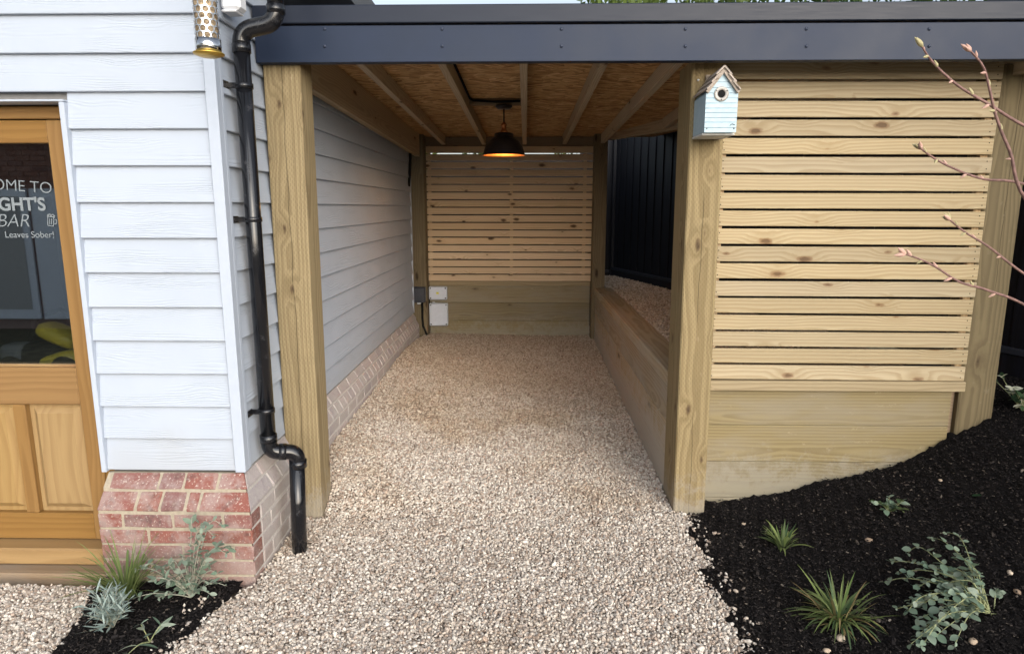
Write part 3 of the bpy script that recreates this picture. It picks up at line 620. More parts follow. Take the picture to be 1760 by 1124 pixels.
for k in range(5): bm_box(bm, (-0.014+0.007*k, 0, 0.026+0.004*(k % 2)), (0.008, 0.0006, 0.005))
put('mug_emblem', from_bm(bm), M['decal'], door, (-2.100, 2.9045, 1.612), (0, R(8), 0))

# ================================================================== CARPORT
cp = thing('carport', (0.3, 5.5, 0.0), 'timber post carport with anthracite fascia and chipboard ceiling', 'carport')
JS = -0.0225
def jz_(y): return 2.48+JS*(y-3.9)
box('post', (-1.270, 3.30, -0.10), (-1.090, 3.48, 2.385), M['post'], cp, 0.006, (0, R(0.25), 0))
box('post', (0.815, 3.40, -0.10), (0.985, 3.675, 2.385), M['post'], cp, 0.006, (0, R(-0.2), 0))
box('post', (2.392, 3.545, 0.0), (2.587, 3.73, 2.385), M['post_smooth'], cp, 0.008)
box('post', (-1.350, 7.75, 0.0), (-1.172, 7.93, 2.52), M['post_dark'], cp, 0.006); box('post', (0.785, 7.75, 0.0), (0.935, 7.93, 2.52), M['post_dark'], cp, 0.006)
fas = box('fascia', (-1.272, 3.245, 2.343), (2.9, 3.268, 2.505), M['fascia'], cp, 0.002)
box('fascia_return', (-1.272, 3.2705, 2.343), (2.9, 3.297, 2.349), M['fascia'], fas, 0.001)
scm = lathe_me([(0.0001, -0.0055), (0.004, -0.005), (0.007, -0.003), (0.0078, 0.0)], 10); scm.materials.append(M['screw'])
for i in range(7):
    u = [558, 760, 965, 1178, 1386, 1597, 1790][i]
    for v in (50.5, 81.0):
        q = at(u, v+(0 if v < 60 else -1.0), 3.2445); put('screw', scm, None, fas, q, (R(-90), 0, 0))
box('roof_edge', (-1.274, 3.232, 2.512), (2.95, 3.30, 2.592), M['edge'], cp, 0.004)
box('front_beam', (-1.27, 3.302, 2.39), (2.9, 3.44, 2.585), M['beamX'], cp, 0.003)
box('back_beam', (-1.34, 7.9685, 2.355), (0.95, 8.01, 2.4885), M['beamX'], cp, 0.003)
JL = 7.86-3.445; JA = math.atan(JS)
def joist(xc, y0, y1, wdt=0.047, dep=0.100, name='joist', drop=0.0, mat='joist'):
    yc = (y0+y1)/2; put(name, box_me((wdt, (y1-y0), dep), 0.002, M[mat]), None, cp, (xc, yc, jz_(yc)+dep/2-drop), (JA, 0, 0))
diag = lambda x: 7.85-(x-0.93)/0.361
for xc in (-0.955, -0.485, -0.015, 0.445, 0.875): joist(xc, 3.445, 7.86)
for xc in (1.34, 1.80, 2.26): joist(xc, 3.445, diag(xc)-0.1)
joist(-1.235, 3.485, 7.70, 0.05, 0.25, 'wall_beam', 0.15)
a = Vector((0.96, 7.78, 0)); b = Vector((2.53, 3.43, 0)); d = b-a
put('side_beam', box_me((0.06, d.length, 0.19), 0.003, M['joist']), None, cp, ((a.x+b.x)/2, (a.y+b.y)/2, jz_(5.6)+0.03), (JA, 0, math.atan2(d.y, d.x)-R(90)))
noggin = put('noggin', box_me((0.42, 0.05, 0.05), 0.002, M['beamX']), None, cp, (-0.25, 5.60, jz_(5.6)+0.0765))
def osb(pts, nm='ceiling_board'):
    c = Vector((sum(p[0] for p in pts)/len(pts), sum(p[1] for p in pts)/len(pts), 0)); n = len(pts); V = []
    cz = jz_(c.y)+0.1025
    for up in (0, 0.018):
        for x, y in pts: V.append((x-c.x, y-c.y, jz_(y)+0.1025+up-cz))
    F = [tuple(range(n))[::-1], tuple(range(n, 2*n))] + [(i, (i+1) % n, (i+1) % n+n, i+n) for i in range(n)]
    put(nm, pyd(V, F), M['osb'], cp, (c.x, c.y, cz))
YM = 5.615
for x0, x1 in ((-1.262, -0.487), (-0.484, 0.444), (0.447, 1.339)):
    osb([(x0, 3.45), (x1, 3.45), (x1, YM-0.002), (x0, YM-0.002)])
    xe = min(x1, diag(0)*0+x1); osb([(x0, YM+0.002), (x1, YM+0.002), (x1, 8.04), (x0, 8.04)])
osb([(1.342, 3.45), (2.9, 3.45), (2.9, YM-0.002), (1.342, YM-0.002)]); osb([(1.342, YM+0.002), (2.3, YM+0.002), (1.5, 8.04), (1.342, 8.04)])
put('roof_covering', pyd([(-1.27, 3.46, jz_(3.46)+0.122), (2.95, 3.46, jz_(3.46)+0.122), (2.95, 5.0, jz_(5)+0.122), (1.6, 8.05, jz_(8.05)+0.122), (-1.27, 8.05, jz_(8.05)+0.122),
    (-1.27, 3.46, jz_(3.46)+0.127), (2.95, 3.46, jz_(3.46)+0.127), (2.95, 5.0, jz_(5)+0.140), (1.6, 8.05, jz_(8.05)+0.140), (-1.27, 8.05, jz_(8.05)+0.140)],
    [(4, 3, 2, 1, 0), (5, 6, 7, 8, 9)]+[(i, (i+1) % 5, (i+1) % 5+5, i+5) for i in range(5)]), M['lens_grey'], cp)

# slatted screens
def screen(nm, label, x0, x1, yf, zb, ztop, n, mat, battens, parity):
    s_ = thing(nm, ((x0+x1)/2, yf+0.02, zb), label, 'screen', 'slatted timber screens'); p_ = (ztop-zb)/n; h = p_-0.0125
    for i in range(n):
        z = zb+p_*i+h/2+(0.0 if i else 0.0); me = box_me((x1-x0, 0.020, h), 0.0025, mat)
        put('slat', me, None, s_, ((x0+x1)/2+random.uniform(-0.003, 0.003), yf+0.010+random.uniform(-0.001, 0.001), z+random.uniform(-0.001, 0.001)), (random.uniform(-0.01, 0.01), R(0.22*parity+random.uniform(-0.06, 0.06)), 0))
    for bx in battens: box('batten', (bx-0.019, yf+0.0235, zb-0.0), (bx+0.019, yf+0.055, ztop), M['batten'], s_, 0.002)
    nm_ = lathe_me([(0.0001, -0.0015), (0.0028, -0.0008), (0.0032, 0.0)], 8); nm_.materials.append(M['screw'])
    return s_
fs = screen('slat_screen', 'bright pale slatted timber screen facing the mulch bed at right', 0.992, 2.388, 3.515, 0.7465, 2.40, 18, M['slat'], (1.020, 2.360), 1)
nlm = lathe_me([(0.0001, -0.0018), (0.0026, -0.001), (0.003, 0.0)], 8); nlm.materials.append(M['black'])
for i in range(18):
    z = 0.7465+(2.40-0.7465)/18*i
    for bx in (1.018, 2.362):
        for dz in (0.02, 0.058): put('nail', nlm, None, fs, (bx+random.uniform(-0.004, 0.004), 3.514, z+dz+(0.0022 if bx < 1.5 else -0.0022)), (R(-90), 0, 0))
bs = screen('slat_screen', 'shaded slatted timber screen across the back of the carport', -1.182, 0.795, 7.945, 0.797, 2.392, 18, M['slat_lifted'], (-1.145, -0.17, 0.70), 0.3)
# sleeper walls
def swall(label, cat='wall'): return None
w1 = thing('sleeper_wall', (1.7, 3.56, 0.0), 'low sleeper wall under the bright slatted screen, half buried by mulch', 'wall', 'timber sleeper walls')
box('cap_rail', (0.990, 3.497, 0.688), (2.388, 3.60, 0.7425), M['cap'], w1, 0.003)
for z0, z1 in ((0.480, 0.6865), (0.266, 0.4785), (0.05, 0.2645), (-0.16, 0.0485)): box('sleeper', (0.988, 3.535, z0), (2.345, 3.62, z1), M['sleeperX'], w1, 0.004)
box('concrete_strip', (2.347, 3.58, 0.0), (2.390, 3.64, 0.686), M['step'], w1, 0.003)
w2 = thing('sleeper_wall', (-0.2, 7.99, 0.0), 'low sleeper wall under the back slatted screen behind white electrical boxes', 'wall', 'timber sleeper walls')
box('cap_rail', (-1.168, 7.932, 0.742), (0.782, 8.02, 0.7945), M['cap'], w2, 0.003)
for z0, z1 in ((0.535, 0.7405), (0.312, 0.5335), (0.09, 0.3105), (-0.1, 0.0885)): box('sleeper', (-1.169, 7.953, z0), (0.783, 8.04, z1), M['sleeperX'], w2, 0.004)
w3 = thing('sleeper_wall', (0.85, 5.7, 0.0), 'long sleeper retaining wall along the right of the carport floor', 'wall', 'timber sleeper walls')
box('sleeper_cap', (0.818, 3.677, 0.655), (1.02, 7.745, 0.742), M['sleeperY'], w3, 0.006)
for z0, z1 in ((0.442, 0.6535), (0.229, 0.4405), (0.016, 0.2275), (-0.15, 0.0145)): box('sleeper', (0.823+random.uniform(-0.003, 0.003), 3.677, z0), (0.93, 7.74, z1), M['sleeperY'], w3, 0.005)

# ================================================================== DOWNPIPE
dp = thing('downpipe', (-1.10, 2.95, 0.0), 'black plastic downpipe with swan neck bends at the house corner', 'downpipe')
PR = 0.034
def bend(p0, p1, p2, n=7, r_=0.07):
    p0, p1, p2 = Vector(p0), Vector(p1), Vector(p2); a = p1+(p0-p1).normalized()*r_; b = p1+(p2-p1).normalized()*r_
    return [a*(1-t)**2+p1*2*t*(1-t)+b*t*t for t in [i/n for i in range(n+1)]]
def pipe(name, pts, r_=PR, mat='pvc'):
    pts = [Vector(p) for p in pts]; c = sum(pts, Vector())/len(pts); return put(name, tube_me([p-c for p in pts], r_, 20), M[mat], dp, c)
Pt = (-1.060, 2.955, 2.52); Pa = (-1.060, 2.955, 2.440); Pb = (-1.214, 2.945, 2.412); Pc = (-1.213, 2.945, 0.530); Pd = (-1.093, 2.985, 0.519); Pe = (-1.105, 2.975, -0.05)
pipe('pipe_length', [(-1.060, 2.955, 2.47), (-1.060, 2.955, 2.95)])
pipe('pipe_bend', bend(Pt, Pa, Pb, 8, 0.06)+bend(Pa, Pb, Pc, 8, 0.06), PR*1.07)
pipe('pipe_length', [(Pb[0], Pb[1], 2.36), (Pc[0], Pc[1], 0.60)])
pipe('socket_collar', [Vector(Pc).lerp(Vector(Pd), 0.34), Vector(Pc).lerp(Vector(Pd), 0.60)], PR*1.17)
pipe('pipe_bend', [Vector((Pc[0], Pc[1], 0.61))]+bend(Pb, Pc, Pd, 8, 0.048)+bend(Pc, Pd, Pe, 8, 0.048), PR*1.08)
pipe('pipe_length', [(-1.099, 2.984, 0.48), (-1.107, 2.965, -0.05)], PR*1.06)
for q, z, rr in ((Pb, 2.338, 1.14), (Pc, 0.60, 1.16), (Pd, 0.458, 1.17), (Pa, 2.494, 1.14)): pipe('socket_collar', [(q[0], q[1], z-0.018), (q[0], q[1], z+0.018)], PR*rr)
for z in (2.185, 1.62, 0.735):
    o = pipe('bracket', [(Pb[0], Pb[1], z-0.011), (Pb[0], Pb[1], z+0.011)], PR*1.13)
    put('bracket_arm', box_me((0.055, 0.014, 0.022), 0.002, M['pvc']), None, o, (-1.252, 2.925, z)); put('bracket_plate', box_me((0.006, 0.05, 0.03), 0.001, M['pvc']), None, o, (-1.274, 2.90, z))

# ================================================================== PENDANT LAMP
LX, LY = -0.181, 5.60; lz = jz_(5.6)+0.0505
lamp = thing('pendant_lamp', (LX, LY, lz), 'black dome pendant lamp with copper lining hanging lit under the ceiling', 'lamp')
put('ceiling_rose', lathe_me([(0.0001, 0.0), (0.070, 0.0), (0.070, -0.012), (0.052, -0.028), (0.0001, -0.028)]), M['lamp_black'], lamp, (LX, LY, lz))
sb = 2.098
put('cord', tube_me([(0, 0, 0), (0, 0, -(lz-0.026-(sb+0.262)))], 0.006, 8), M['black'], lamp, (LX, LY, lz-0.026))
put('lamp_holder', lathe_me([(0.0001, 0.265), (0.012, 0.262), (0.014, 0.25), (0.024, 0.245), (0.024, 0.235), (0.019, 0.23), (0.019, 0.20), (0.030, 0.195), (0.032, 0.178), (0.0001, 0.178)], 20), M['copper'], lamp, (LX, LY, sb))
outer = [(0.030, 0.180), (0.072, 0.176), (0.080, 0.165), (0.080, 0.142), (0.098, 0.134), (0.128, 0.11), (0.150, 0.078), (0.164, 0.04), (0.172, 0.012), (0.176, 0.0)]
put('shade', lathe_me(outer, 48), M['lamp_black'], lamp, (LX, LY, sb))
put('shade_lining', lathe_me([(0.1755, 0.0)]+[(max(0.001, a-0.0035), b-0.0025) for a, b in outer[::-1]], 48), M['copper_in'], lamp, (LX, LY, sb))
put('bulb', lathe_me([(0.0001, 0.035), (0.016, 0.038), (0.028, 0.052), (0.031, 0.07), (0.026, 0.09), (0.014, 0.115), (0.013, 0.16)], 20), M['bulb'], lamp, (LX, LY, sb))
ll = bpy.data.lights.new('bulb_light', 'POINT'); ll.energy = 5.0; ll.color = (1.0, 0.52, 0.18); ll.shadow_soft_size = 0.03
lo = bpy.data.objects.new('bulb_light', ll); COL.objects.link(lo); lo.parent = lamp; lo.location = Vector((LX, LY, sb+0.018))-lamp.location
cbl = thing('lamp_cable', (-0.455, 4.6, 2.5), 'black cable clipped along the joist to the pendant lamp', 'cable')
cz = lambda y: jz_(y)+0.092
c0 = [(-0.452, 3.46, cz(3.46)), (-0.452, 4.5, cz(4.5)), (-0.452, 5.52, cz(5.52)), (-0.43, 5.555, cz(5.56)-0.01), (-0.25, 5.558, cz(5.56)-0.02), (-0.045, 5.558, cz(5.56)-0.015)]
put('cable_run', tube_me([Vector(p)-cbl.location for p in c0], 0.009, 8), M['black'], cbl, cbl.location)

# ================================================================== ELECTRICAL BOXES
def ebox(name, label, x0, x1, z0, z1, yb, dep, mat, group=None, screws=True):
    t_ = thing(name, ((x0+x1)/2, yb, z0), label, 'electrical box', group)
    box('body', (x0+0.004, yb-dep*0.6, z0+0.004), (x1-0.004, yb, z1-0.004), mat, t_, 0.006)
    lid = box('lid', (x0, yb-dep, z0), (x1, yb-dep*0.6-0.001, z1), mat, t_, 0.010)
    if screws:
        sm_ = lathe_me([(0.0001, -0.003), (0.008, -0.002), (0.009, 0.0)], 10); sm_.materials.append(M['lens_grey'])
        for sx in (x0+0.02, x1-0.02):
            for sz in (z0+0.02, z1-0.02): put('lid_screw', sm_, None, lid, (sx, yb-dep-0.0005, sz), (R(-90), 0, 0))
    return t_
YE = 7.953
e1 = ebox('socket_box', 'charcoal weatherproof socket box on the back left post', -1.362, -1.178, 0.570, 0.755, 7.749, 0.085, M['dark_box'], screws=False)
box('cover_flap', (-1.350, 7.655, 0.60), (-1.190, 7.6635, 0.745), M['dark_box'], e1, 0.003); box('cable_gland', (-1.28, 7.69, 0.548), (-1.24, 7.73, 0.5695), M['white_plastic'], e1, 0.004)
e2 = ebox('junction_box', 'small square pale grey box with yellow mark on the back sleeper wall', -1.166, -0.945, 0.578, 0.738, 7.930, 0.07, M['grey_box'], 'pale grey electrical boxes')
box('yellow_mark', (-1.075, 7.858, 0.648), (-1.045, 7.8592, 0.672), M['yellow_mark'], e2, 0)
e3 = ebox('junction_box', 'taller pale grey box below the small square one at the back', -1.166, -0.940, 0.258, 0.535, 7.951, 0.09, M['grey_box'], 'pale grey electrical boxes')
box('cable_gland', (-1.13, 7.89, 0.5355), (-1.10, 7.92, 0.548), M['white_plastic'], e3, 0.003)
box('mounting_pad', (-1.14, 7.9305, 0.60), (-0.97, 7.952, 0.72), M['grey_box'], e2, 0.002)
cb2 = thing('socket_cable', (-1.21, 7.72, 0.12), 'black cable dropping from the charcoal socket box to the gravel', 'cable')
put('cable_run', tube_me([Vector(p)-cb2.location for p in [(-1.225, 7.71, 0.575), (-1.225, 7.715, 0.48), (-1.228, 7.725, 0.38), (-1.222, 7.73, 0.28), (-1.19, 7.72, 0.20), (-1.145, 7.69, 0.13), (-1.13, 7.67, 0.08)]], 0.0125, 8), M['black'], cb2, cb2.location)
cb3 = thing('wall_cable', (-1.265, 7.3, 1.9), 'dark cable hanging in the back left corner of the carport', 'cable')
put('cable_run', tube_me([Vector(p)-cb3.location for p in [(-1.262, 7.36, 2.33), (-1.255, 7.34, 2.2), (-1.262, 7.31, 2.05), (-1.272, 7.30, 1.9)]], 0.014, 8), M['black'], cb3, cb3.location)

# ================================================================== BIRD HOUSE
BX, BZ = 0.896, 2.012
bh = thing('bird_house', (BX, 3.30, BZ), 'pale blue wooden bird house with shingled roof on the right post', 'bird house')
hw, zt, za = 0.073, 0.175, 0.272; yf, yb = 3.165, 3.385
def gable(y0, y1, w_, zb, ze, zp):
    V = [(s_*w_ if i < 4 else 0, y, z) for y in (y0, y1) for i, (s_, z) in enumerate(((-1, zb), (1, zb), (1, ze), (-1, ze)))]
    V = [(-w_, y0, zb), (w_, y0, zb), (w_, y0, ze), (0, y0, zp), (-w_, y0, ze), (-w_, y1, zb), (w_, y1, zb), (w_, y1, ze), (0, y1, zp), (-w_, y1, ze)]
    F = [(4, 3, 2, 1, 0), (5, 6, 7, 8, 9)]+[(i, (i+1) % 5, (i+1) % 5+5, i+5) for i in range(5)]
    bm = bmesh.new(); vs = [bm.verts.new(v) for v in V]
    for f in F: bm.faces.new([vs[i] for i in f])
    bmesh.ops.recalc_face_normals(bm, faces=bm.faces); bmesh.ops.bevel(bm, geom=list(bm.edges), offset=0.002, segments=1, affect='EDGES'); return from_bm(bm)
put('body', gable(yf+0.014-3.30, yb-3.30, hw-0.002, 0.004, zt-0.004, za-0.012), M['blue'], bh, (BX, 3.30, BZ))
# front made of grooved boards, each a clipped strip of the gable
zz = [0.0, 0.022, 0.046, 0.066, 0.088, 0.108, 0.130, 0.152, 0.174, 0.198, 0.222, 0.268]
for a, b in zip(zz[:-1], zz[1:]):
    wa = lambda z: hw if z <= zt else hw*(za-z)/(za-zt)
    a2, b2 = a+0.0009, b-0.0009; cut = [(-wa(a2), a2), (wa(a2), a2)]
    if a2 < zt < b2: cut += [(hw, zt), (wa(b2), b2), (-wa(b2), b2), (-hw, zt)]
    else: cut += [(wa(b2), b2), (-wa(b2), b2)]
    n = len(cut); V = [(x, y, z) for y in (yf-3.30, yf+0.012-3.30) for x, z in cut]
    put('front_board', pyd(V, [tuple(range(n)), tuple(range(2*n-1, n-1, -1))]+[(i, i+n, (i+1) % n+n, (i+1) % n) for i in range(n)]), M['blue'], bh, (BX, 3.30, BZ))
put('floor', box_me((2*hw+0.004, yb-yf-0.03, 0.01), 0.002, M['rendered']), None, bh, (BX, (yf+yb)/2+0.01, BZ-0.004))
rg = put('hole_plate', lathe_me([(0.0175, 0.006), (0.0175, -0.004), (0.033, -0.004), (0.0335, 0.0), (0.0335, 0.004)], 28), M['ring'], bh, (BX-0.004, yf-0.001, BZ+0.170), (R(90)+math.pi, 0, 0))
put('entrance_hole', lathe_me([(0.0001, 0.0), (0.0174, 0.0)], 24), M['black'], bh, (BX-0.004, yf-0.0016, BZ+0.170), (R(90), 0, 0))
nl = lathe_me([(0.0001, -0.002), (0.003, -0.001), (0.0035, 0.0)], 8); nl.materials.append(M['lens_grey'])
for dx, dz in ((-0.024, 0.013), (0.024, 0.013), (0.0, -0.025)): put('screw', nl, None, bh, (BX-0.004+dx, yf-0.0052, BZ+0.170+dz), (R(-90), 0, 0))
for dx in (-0.062, 0.062): put('screw', nl, None, bh, (BX+dx, yf-0.0005, BZ+0.018), (R(-90), 0, 0))
put('latch_hook', tube_me([(-0.012, 0, 0), (-0.008, 0, 0.006), (0.0, 0, 0.008), (0.007, 0, 0.005), (0.010, 0, 0.004)], 0.0013, 6), M['lens_grey'], bh, (BX+0.055, yf-0.002, BZ+0.030))
sl_ = math.atan2(za-zt, hw)
for sgn in (-1, 1):
    for k in range(3):
        L0 = 0.052; s0 = 0.016+k*0.036; cx = sgn*math.cos(sl_)*(s0+0.010); czz = za+0.012-math.sin(sl_)*(s0+0.010)+0.006-k*0.003
        put('shingle', box_me((L0, 0.245-k*0.004, 0.0075), 0.001, M['shake']), None, bh, (BX+cx, 3.262-k*0.002, BZ+czz), (R(random.uniform(-0.8, 0.8)), sgn*(sl_-R(7)), R(random.uniform(-1.2, 1.2))))
    put('barge_board', box_me((0.125, 0.012, 0.015), 0.001, M['shake']), None, bh, (BX+sgn*math.cos(sl_)*0.058, yf-0.010, BZ+za+0.000-math.sin(sl_)*0.058), (0, sgn*sl_, 0))
box('hanging_batten', (BX-0.02, 3.386, BZ+0.05), (BX+0.02, 3.399, BZ+0.295), M['shake'], bh, 0.001)
put('hanging_nail', lathe_me([(0.0001, -0.012), (0.004, -0.011), (0.005, -0.006), (0.005, 0.0)], 10), M['white_plastic'], bh, (BX-0.055, 3.399, BZ+0.272), (R(-90), 0, 0))
# back plate touches the post
# ================================================================== BIRD FEEDER
FX, FY, FZ = -1.105, 2.40, 2.192
fd = thing('bird_feeder', (FX, FY, FZ), 'perforated steel tube bird feeder with brass base hanging before the white boards', 'bird feeder')
put('base_dish', lathe_me([(0.0001, -0.006), (0.030, -0.005), (0.050, 0.002), (0.052, 0.006), (0.050, 0.008), (0.044, 0.006), (0.0001, 0.004)], 36), M['brass'], fd, (FX, FY, FZ))
put('food', lathe_me([(0.0001, 0.008), (0.037, 0.008), (0.037, 0.55), (0.0001, 0.55)], 24), M['seed'], fd, (FX, FY, FZ))
put('collar', lathe_me([(0.0405, 0.006), (0.0425, 0.006), (0.0425, 0.052), (0.0405, 0.052)], 36), M['steel'], fd, (FX, FY, FZ))
V = []; F = []; RT = 0.0415; NC = 11; cw = 2*math.pi*RT/NC; ch = cw*0.866
for row in range(30):
    for k in range(NC):
        cx = (k+0.5*(row % 2))*cw; cy = 0.060+row*ch; b0 = len(V)
        for i in range(12):
            t_ = math.pi/6*i+math.pi/6; rr = cw*0.5/math.cos(((t_+math.pi/6) % (math.pi/3))-math.pi/6) if True else 0
            V.append((cx+rr*math.sin(t_)*1.0, cy+rr*math.cos(t_)))
        for i in range(12): t_ = math.pi/6*i+math.pi/6; V.append((cx+cw*0.43*math.sin(t_), cy+cw*0.43*math.cos(t_)))
        for i in range(12): F.append((b0+i, b0+(i+1) % 12, b0+12+(i+1) % 12, b0+12+i))
V = [(RT*math.cos(x/RT), RT*math.sin(x/RT), z) for x, z in V]
put('mesh_tube', pyd(V, F), M['steel'], fd, (FX, FY, FZ))
put('hanging_wire', tube_me([(0, 0, 0.55), (0, 0, 0.72), (0, 0.43, 0.72)], 0.003, 8), M['steel'], fd, (FX, FY, FZ)); put('lid', lathe_me([(0.052, 0.53), (0.054, 0.535), (0.05, 0.555), (0.0001, 0.575)], 32), M['brass'], fd, (FX, FY, FZ))
put('perch_wire', tube_me([(-0.01, -0.0425, 0.03), (0.0, -0.047, 0.03), (0.045, -0.035, 0.018)], 0.0013, 6), M['steel'], fd, (FX, FY, FZ))
# ================================================================== SENSOR BOX ON THE CORNER
q = at(391, -22, 2.93)
sn = thing('wall_sensor', (-1.2675, 2.93, 2.46), 'white plastic sensor box high on the house corner beside the downpipe', 'sensor')
box('housing', (-1.266, 2.885, 2.478), (-1.185, 2.965, 2.62), M['white_plastic'], sn, 0.012); box('lens_cover', (-1.262, 2.882, 2.468), (-1.20, 2.962, 2.4775), M['white_plastic'], sn, 0.004)

# ================================================================== FENCES
fn = thing('fence', (FA.x, FA.y, 0.6), 'near black vertical board fence behind the raised gravel bed', 'fence', 'dark fences')
fa = math.atan2(FD.y, FD.x); nb = int((FB-FA).length/0.10)+26
for i in range(nb):
    c = FA+FD*(0.05+0.1*i); put('fence_board', box_me((0.106, 0.012, 1.90), 0.002, M['fence']), None, fn, (c.x-FN.x*0.012*(i % 2), c.y-FN.y*0.012*(i % 2), 0.82+0.95), (0, 0, fa))
L_ = nb*0.1; c = FA+FD*(L_/2)
put('gravel_board', box_me((L_, 0.04, 0.13), 0.004, M['fence']), None, fn, (c.x+FN.x*0.012, c.y+FN.y*0.012, 0.755), (0, 0, fa)); put('bottom_rail', box_me((L_, 0.05, 0.035), 0.003, M['fence_rail']), None, fn, (c.x+FN.x*0.02, c.y+FN.y*0.02, 0.838), (0, 0, fa))
put('top_rail', box_me((L_, 0.06, 0.03), 0.003, M['fence']), None, fn, (c.x, c.y, 2.735), (0, 0, fa))
f2 = thing('fence', (-0.2, 9.3, 0.0), 'near black board fence running across behind the back screen', 'fence', 'dark fences')
for i in range(34):
    x = -2.1+0.1*i; put('fence_board', box_me((0.106, 0.011, 2.30 if x < 0.8 else 2.75), 0.002, M['fence']), None, f2, (x, 9.36+0.012*(i % 2), (1.175+0.012*math.sin(i*0.5)-0.012*x) if x < 0.8 else 1.36))
put('bottom_rail', box_me((3.4, 0.05, 0.035), 0.003, M['fence_rail']), None, f2, (-0.45, 9.33, 0.79)); put('corner_post', box_me((0.11, 0.11, 2.75), 0.004, M['fence']), None, f2, (1.25, 9.30, 1.36))

# ================================================================== MACHINE INSIDE THE ROOM
mc = thing('garden_machine', (-2.25, 3.22, 0.84), 'black and yellow garden machine seen through the door glass', 'machine')
def ell(name, c, s_, mat, rot=None):
    bm = bmesh.new(); bmesh.ops.create_icosphere(bm, subdivisions=3, radius=1.0)
    for v in bm.verts:
        k = 1.0/max(1e-6, (abs(v.co.x)**4+abs(v.co.y)**4+abs(v.co.z)**4)**0.25); v.co = Vector((v.co.x*k*s_[0], v.co.y*k*s_[1], v.co.z*k*s_[2]))
    return put(name, from_bm(bm, smooth=True), mat, mc, c, rot)
ell('motor_body', (-2.41, 3.16, 0.945), (0.13, 0.09, 0.07), M['black']); ell('hood', (-2.30, 3.16, 1.05), (0.105, 0.075, 0.035), M['yellow'], (0, R(25), 0)); ell('side_cover', (-2.28, 3.12, 0.93), (0.10, 0.06, 0.045), M['yellow'], (0, R(-12), 0)); ell('air_filter', (-2.50, 3.12, 0.97), (0.06, 0.06, 0.05), M['lens_grey'])
for x in (-2.50, -2.24): put('wheel', lathe_me([(0.01, -0.02), (0.05, -0.022), (0.062, -0.012), (0.062, 0.012), (0.05, 0.022), (0.01, 0.02)], 24), M['black'], mc, (x, 3.07, 0.902), (R(90), 0, 0))
put('handle', tube_me([(-2.53, 3.21, 0.95), (-2.46, 3.21, 1.12), (-2.33, 3.21, 1.17), (-2.20, 3.21, 1.08)], 0.012, 10), M['black'], mc)
bench = thing('work_bench', (-2.3, 3.55, 0.1), 'grey bench inside the room under the garden machine', 'bench')
box('bench_top', (-2.75, 2.99, 0.81), (-1.75, 3.60, 0.84), M['rendered'], bench, 0.003)
for x in (-2.7, -1.85):
    for y in (3.02, 3.5): box('leg', (x, y, 0.10), (x+0.05, y+0.05, 0.8095), M['rendered'], bench, 0.003)

# ================================================================== HOUSE ACROSS THE YARD (behind the viewer, mirrored in the door glass)
oh = thing('brick_house', (-7.0, -5.0, -0.16), 'brick house with white glazed doors mirrored in the door glass', 'house')
box('wall', (-11.0, -6.5, -0.16), (-4.2, -4.0, 2.62), M['brick_far'], oh, 0)
for i in range(9):
    pass
box('eaves_board', (-11.1, -3.99, 2.62), (-4.1, -3.85, 2.80), M['rendered'], oh, 0.004); box('roof', (-11.2, -6.6, 2.80), (-4.0, -3.8, 2.95), M['lens_grey'], oh, 0.01)
for i in range(6):
    x = -10.2+i*0.95; o = box('glazed_door', (x, -3.995, 0.0), (x+0.90, -3.955, 1.95), M['white_plastic'], oh, 0.004); box('pane', (x+0.11, -3.9545, 0.15), (x+0.79, -3.945, 1.84), M['ring'] if i % 3 else M['white_plastic'], o, 0)
for r_ in range(8):
    for k in range(30):
        x = -11.0+0.225*k+(0.11 if r_ % 2 else 0); box('brick', (x, -3.998, 1.98+0.075*r_), (x+0.213, -3.985, 2.045+0.075*r_), M['brick_far'], oh, 0.002)

# ================================================================== PLANTS
def blade_me(L, W, droop, seg=6, fold=0.25):
    V = []; F = []; x = z = 0.0; a = R(90)
    for i in range(seg+1):
        t_ = i/seg; w_ = W*0.5*(1-t_**2.2)*(0.55+0.45*min(1, t_*5)); V += [(x, -w_, z), (x, 0, z-w_*fold), (x, w_, z)]
        a -= droop/seg; x += math.cos(a)*L/seg; z += math.sin(a)*L/seg
    for i in range(seg):
        for k in range(2): b = i*3+k; F.append((b, b+1, b+4, b+3))
    return pyd(V, F, smooth=True)
def oval_me(L, W, cup=0.25, seg=6):
    V = []; F = []
    for i in range(seg+1):
        t_ = i/seg; w_ = W*0.5*math.sin(math.pi*min(1, t_*0.94+0.06))**0.75; z = -cup*L*t_*t_; V += [(L*t_, -w_, z+0.18*w_), (L*t_, 0, z), (L*t_, w_, z+0.18*w_)]
    for i in range(seg):
        for k in range(2): b = i*3+k; F.append((b, b+1, b+4, b+3))
    return pyd(V, F, smooth=True)
def meset(f, mats): 
    out = []
    for m_ in mats:
        me = f(); me.materials.append(m_); out.append(me)
    return out
def tuft(name, label, loc, n, L, W, mats, tilt=(5, 55), droop=(0.5, 1.5), spread=0.03, group='young plants in the beds'):
    p_ = thing(name, loc, label, 'plant', group); kinds = []
    for m_ in mats:
        for d_ in (droop[0], (droop[0]+droop[1])/2, droop[1]): me = blade_me(1.0, W/L, d_); me.materials.append(m_); kinds.append(me)
    for i in range(n):
        az = random.uniform(0, 6.283); tl = R(random.uniform(*tilt)); s_ = L*random.uniform(0.55, 1.1); r_ = spread*random.random()
        put('blade', random.choice(kinds), None, p_, (loc[0]+r_*math.cos(az), loc[1]+r_*math.sin(az), loc[2]-0.004), (0, tl, az), (s_,)*3)
    return p_
def H(x, y): return float(hmulch(np.array(x), np.array(y)))
